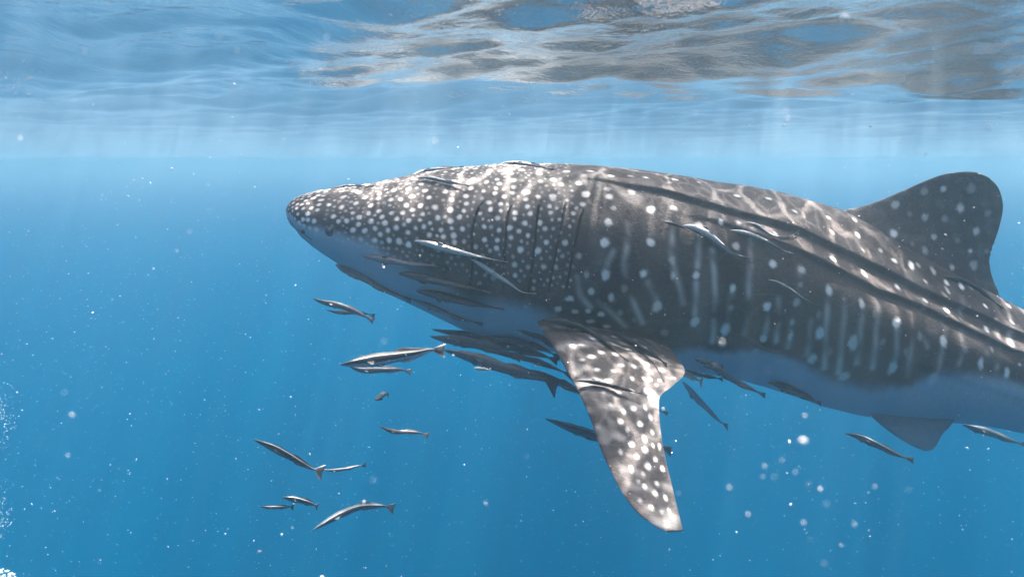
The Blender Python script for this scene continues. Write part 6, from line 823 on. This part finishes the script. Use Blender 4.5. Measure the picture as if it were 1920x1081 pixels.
def remora(label, group, style, th, fan, pts, up):
    back, l1, band, l2, belly, fin, edge = [np.array(c) for c in STYLES[style]]
    pts = np.array(pts)
    up = np.array(up, float)
    n = 44
    C = smooth_curve(pts, n)
    u = np.linspace(0, 1, n)
    T = np.gradient(C, axis=0); T /= np.linalg.norm(T, axis=1, keepdims=True)
    S = np.cross(T, up); S /= np.linalg.norm(S, axis=1, keepdims=True)
    U = np.cross(S, T)
    length = np.linalg.norm(np.diff(C, axis=0), axis=1).sum()
    prof = np.array([(0, .10), (.02, .24), (.06, .42), (.12, .66), (.20, .90), (.30, 1.0), (.42, .97), (.55, .80), (.68, .58), (.80, .36), (.88, .23), (.93, .20), (1, .19)])
    kb = int(n * .93)
    h = np.interp(u, prof[:, 0], prof[:, 1]) * th * .5 * .92
    wd = h * np.interp(u, [0, .1, .25, .6, 1], [1.35, 1.15, .95, .8, .35])
    ns = 40
    a = np.linspace(0, 2 * np.pi, ns + 1)[:-1]          # 0 = back
    ca, sa = np.cos(a), np.sin(a)
    flat = np.interp(u, [0, .16, .3], [.55, .7, 1])      # flattened crown that carries the sucking disc
    upz = np.where(ca[None] > 0, ca[None] * flat[:, None], ca[None])
    V = C[:kb, None] + U[:kb, None] * (h[:kb, None] * upz[:kb])[..., None] + S[:kb, None] * (wd[:kb, None] * sa[None])[..., None]
    lat = np.degrees(np.abs((a + np.pi) % (2 * np.pi) - np.pi))[None] + np.zeros((kb, 1))
    bnd = [57, 65, 118, 125]
    col = np.where(lat[..., None] < bnd[0], back, np.where(lat[..., None] < bnd[1], l1, np.where(lat[..., None] < bnd[2], band, np.where(lat[..., None] < bnd[3], l2, belly))))
    if style in ('striped', 'blackstripe', 'greystripe', 'darkstripe', 'black'):
        ub = u[:kb, None, None]
        col = np.where((ub < .10) & (lat[..., None] > bnd[0]) & (lat[..., None] < 125), band * 1.0, col)
    verts = [V.reshape(-1, 3)]; cols = [col.reshape(-1, 3)]
    quads = [grid_faces(kb, ns, wrap=True)]
    tris = []
    off = kb * ns
    verts += [C[:1] - T[:1] * h[0] * .4, C[kb - 1:kb]]; cols += [band[None], fin[None]]
    j = np.arange(ns)
    tris.append(np.stack([np.full(ns, off), (j + 1) % ns, j], -1))
    tris.append(np.stack([np.full(ns, off + 1), (kb - 1) * ns + j, (kb - 1) * ns + (j + 1) % ns], -1))
    off += 2

    def sheet(base, tip, t_base, t_edge, nrm, c0, c1, rows=8):
        """closed thin fin between two curves (m,3), lens-thin; nrm (m,3)"""
        nonlocal off
        m_ = len(base)
        k = np.linspace(0, 1, rows)[:, None, None]
        mid = base[None] * (1 - k) + tip[None] * k
        tt = (t_base * (1 - k) + t_edge * k) * .5
        A_, B_ = mid + nrm[None] * tt, mid - nrm[None] * tt
        v = np.concatenate([A_.reshape(-1, 3), B_.reshape(-1, 3)])
        o = rows * m_
        f1, f2 = grid_faces(rows, m_), grid_faces(rows, m_, off=o)[:, ::-1]
        rim = [i * m_ for i in range(rows)] + [(rows - 1) * m_ + q for q in range(1, m_)] + [i * m_ + m_ - 1 for i in range(rows - 2, -1, -1)]
        e = np.array([(p, q, q + o, p + o) for p, q in zip(rim[:-1], rim[1:])])
        kk = (np.linspace(0, 1, rows)[:, None] ** 6 + np.zeros((1, m_))).reshape(-1, 1)
        cc = c0 * (1 - kk) + c1 * kk
        verts.append(v); cols.append(np.vstack([cc, cc])); quads.append(np.vstack([f1, f2, e]) + off)
        off += len(v)

    thin = th * .035
    # long low fins along back and belly
    for sg, u0, u1, hh, cc in ((1, .50, .88, .34, back), (-1, .54, .88, .30, belly * .7)):
        idx = np.nonzero((u > u0) & (u < u1))[0]
        q = (u[idx] - u0) / (u1 - u0)
        hgt = hh * th * np.clip(q / .18, 0, 1) ** .8 * (1 - q) ** .8
        lean = T[idx] * (hgt * .5)[:, None]
        base = C[idx] + sg * U[idx] * (h[idx] * .85)[:, None]
        sheet(base, base + sg * U[idx] * hgt[:, None] + lean, thin * 2, thin * .4, S[idx], cc, cc * .8)
    # tail fin: upper and lower lobe
    i0 = int(n * .88)
    base_i = np.linspace(i0, n - 1, 12).astype(int)
    q = np.linspace(0, 1, 12)
    Ck, Tk, Uk, Sk = C[base_i], T[base_i], U[base_i], S[base_i]
    for sg in (1, -1):
        hgt = h[i0] * .8 + (fan * .5 - h[i0] * .8) * q ** 1.25
        tip = Ck + sg * Uk * hgt[:, None] + Tk * (q ** 3 * fan * .10)[:, None]
        sheet(Ck, tip, thin * 2.5, thin * .5, Sk, fin, edge)
    # pectoral and pelvic fins
    for ui, ln, dn in ((.24, .42, .6), (.33, .22, .4)):
        i = int(ui * n)
        for sg in (1, -1):
            m_ = 5
            q = np.linspace(0, 1, m_)[:, None]
            k = np.arange(m_)
            base = C[i + k] + sg * S[i + k] * (wd[i] * .88) - U[i + k] * (h[i] * .35)
            if ui > .3:
                base = C[i + k] + sg * S[i + k] * (wd[i] * .4) - U[i + k] * (h[i] * .85)
            tip0 = base[0] + (T[i] * .9 + sg * S[i] * .45 - U[i] * dn) * th * ln
            tip = tip0 + (base - base[0]) * .25
            sheet(base, tip, thin * 2.5, thin * .5, np.tile(S[i] * .8 + U[i] * .6, (m_, 1)), fin, edge, rows=4)
    o = link_mesh('remora', np.vstack(verts), [np.vstack(quads), np.vstack(tris)], REM_SKIN)
    set_attr(o, 'tint', np.vstack(cols), 'FLOAT_COLOR')
    tag(o, label, 'remora', group)
    if th > .014:
        i = max(3, int(.115 * n))
        for sg in (1, -1):
            ball('eye', C[i] + sg * S[i] * wd[i] * .86 + U[i] * h[i] * .12, th * .058, EYE_MAT, o, n=7)
        # ridged sucking disc on the crown
        if style in ('striped', 'pale', 'brown', 'greystripe', 'darkrim'):
            dv, df, k0 = [], [], 0
            for r_ in range(9):
                uu = .05 + .16 * r_ / 8
                ii = int(uu * n)
                ww = wd[ii] * .62 * math.sin(math.pi * (r_ + 1.2) / 10.6) ** .4
                p = C[ii] * (1 - (uu * n - ii)) + C[ii + 1] * (uu * n - ii) + U[ii] * h[ii] * flat[ii]
                tl = length * .16 / 8 * .34
                for dx, dz, dw in ((-tl, -.2, 1), (tl, -.2, 1), (tl * .4, .12, .92), (-tl * .4, .12, .92)):
                    for sg in (1, -1):
                        dv.append(p + T[ii] * dx + U[ii] * (dz * h[ii]) + S[ii] * (sg * ww * dw))
                b_ = k0 * 8
                df += [(b_, b_ + 1, b_ + 3, b_ + 2), (b_ + 4, b_ + 5, b_ + 7, b_ + 6), (b_, b_ + 1, b_ + 7, b_ + 6), (b_ + 2, b_ + 3, b_ + 5, b_ + 4), (b_, b_ + 2, b_ + 4, b_ + 6), (b_ + 1, b_ + 3, b_ + 5, b_ + 7)]
                k0 += 1
            d = link_mesh('sucking_disc', np.array(dv), np.array(df), REM_SKIN, o, smooth=False)
            set_attr(d, 'tint', np.tile(back * 1.4 + .02, (len(dv), 1)), 'FLOAT_COLOR')
    return o


for row in REMORAS:
    remora(*row)


# ================================================================ drifting specks and bubbles
def specks(name, pts, rad, mat, kind='stuff', stretch=None):
    base = np.array([(1, 0, 0), (-1, 0, 0), (0, 1, 0), (0, -1, 0), (0, 0, 1), (0, 0, -1)], float)
    tri = np.array([(0, 2, 4), (2, 1, 4), (1, 3, 4), (3, 0, 4), (2, 0, 5), (1, 2, 5), (3, 1, 5), (0, 3, 5)])
    n = len(pts)
    jit = RNG.uniform(.55, 1.25, (n, 6, 1))
    sc = np.ones((n, 1, 3)) if stretch is None else stretch[:, None, :]
    rot, _ = np.linalg.qr(RNG.normal(size=(n, 3, 3)))
    V = (base[None] * jit * sc) @ rot
    V = pts[:, None] + V * rad[:, None, None]
    F = (tri[None] + 6 * np.arange(n)[:, None, None]).reshape(-1, 3)
    o = link_mesh(name, V.reshape(-1, 3), F, mat)
    tag(o, kind=kind)
    return o


pm, t, out = nodes('plankton')
b = N(t, 'ShaderNodeBsdfPrincipled', Roughness=0.5)
ng = N(t, 'ShaderNodeTexNoise', Scale=9.0)
rr = N(t, 'ShaderNodeValToRGB')
rr.color_ramp.elements[0].color = (.75, .80, .85, 1); rr.color_ramp.elements[1].color = (.95, .85, .78, 1)
t.links.new(ng.outputs['Fac'], rr.inputs[0]); t.links.new(rr.outputs[0], b.inputs['Base Color'])
t.links.new(b.outputs[0], out.inputs['Surface'])

n = 24000
pts = np.stack([RNG.uniform(-5.5, 5.5, n), .5 + 7 * RNG.random(n) ** .8, RNG.uniform(-4.0, -.12, n)], -1)
rad = np.clip(RNG.lognormal(math.log(.0012), .5, n), .0006, .0034)
specks('plankton', pts, rad, pm, stretch=np.stack([RNG.uniform(.8, 2.4, n), np.ones(n), RNG.uniform(.5, 1, n)], -1))


def near_points(lst):
    return np.array([p[:3] for p in lst], float), np.array([p[3] for p in lst], float)


p, r = near_points(NEAR_SPECKS)
specks('drifting_specks', p, r, pm)
p, r = near_points(BUBBLES)
bm_, t, out = nodes('bubbles')
b = N(t, 'ShaderNodeBsdfPrincipled', Roughness=0.05)
b.inputs['Base Color'].default_value = (.75, .9, .92, 1)
b.inputs['Specular IOR Level'].default_value = 1.0
t.links.new(b.outputs[0], out.inputs['Surface'])
specks('bubbles', p, r, bm_)
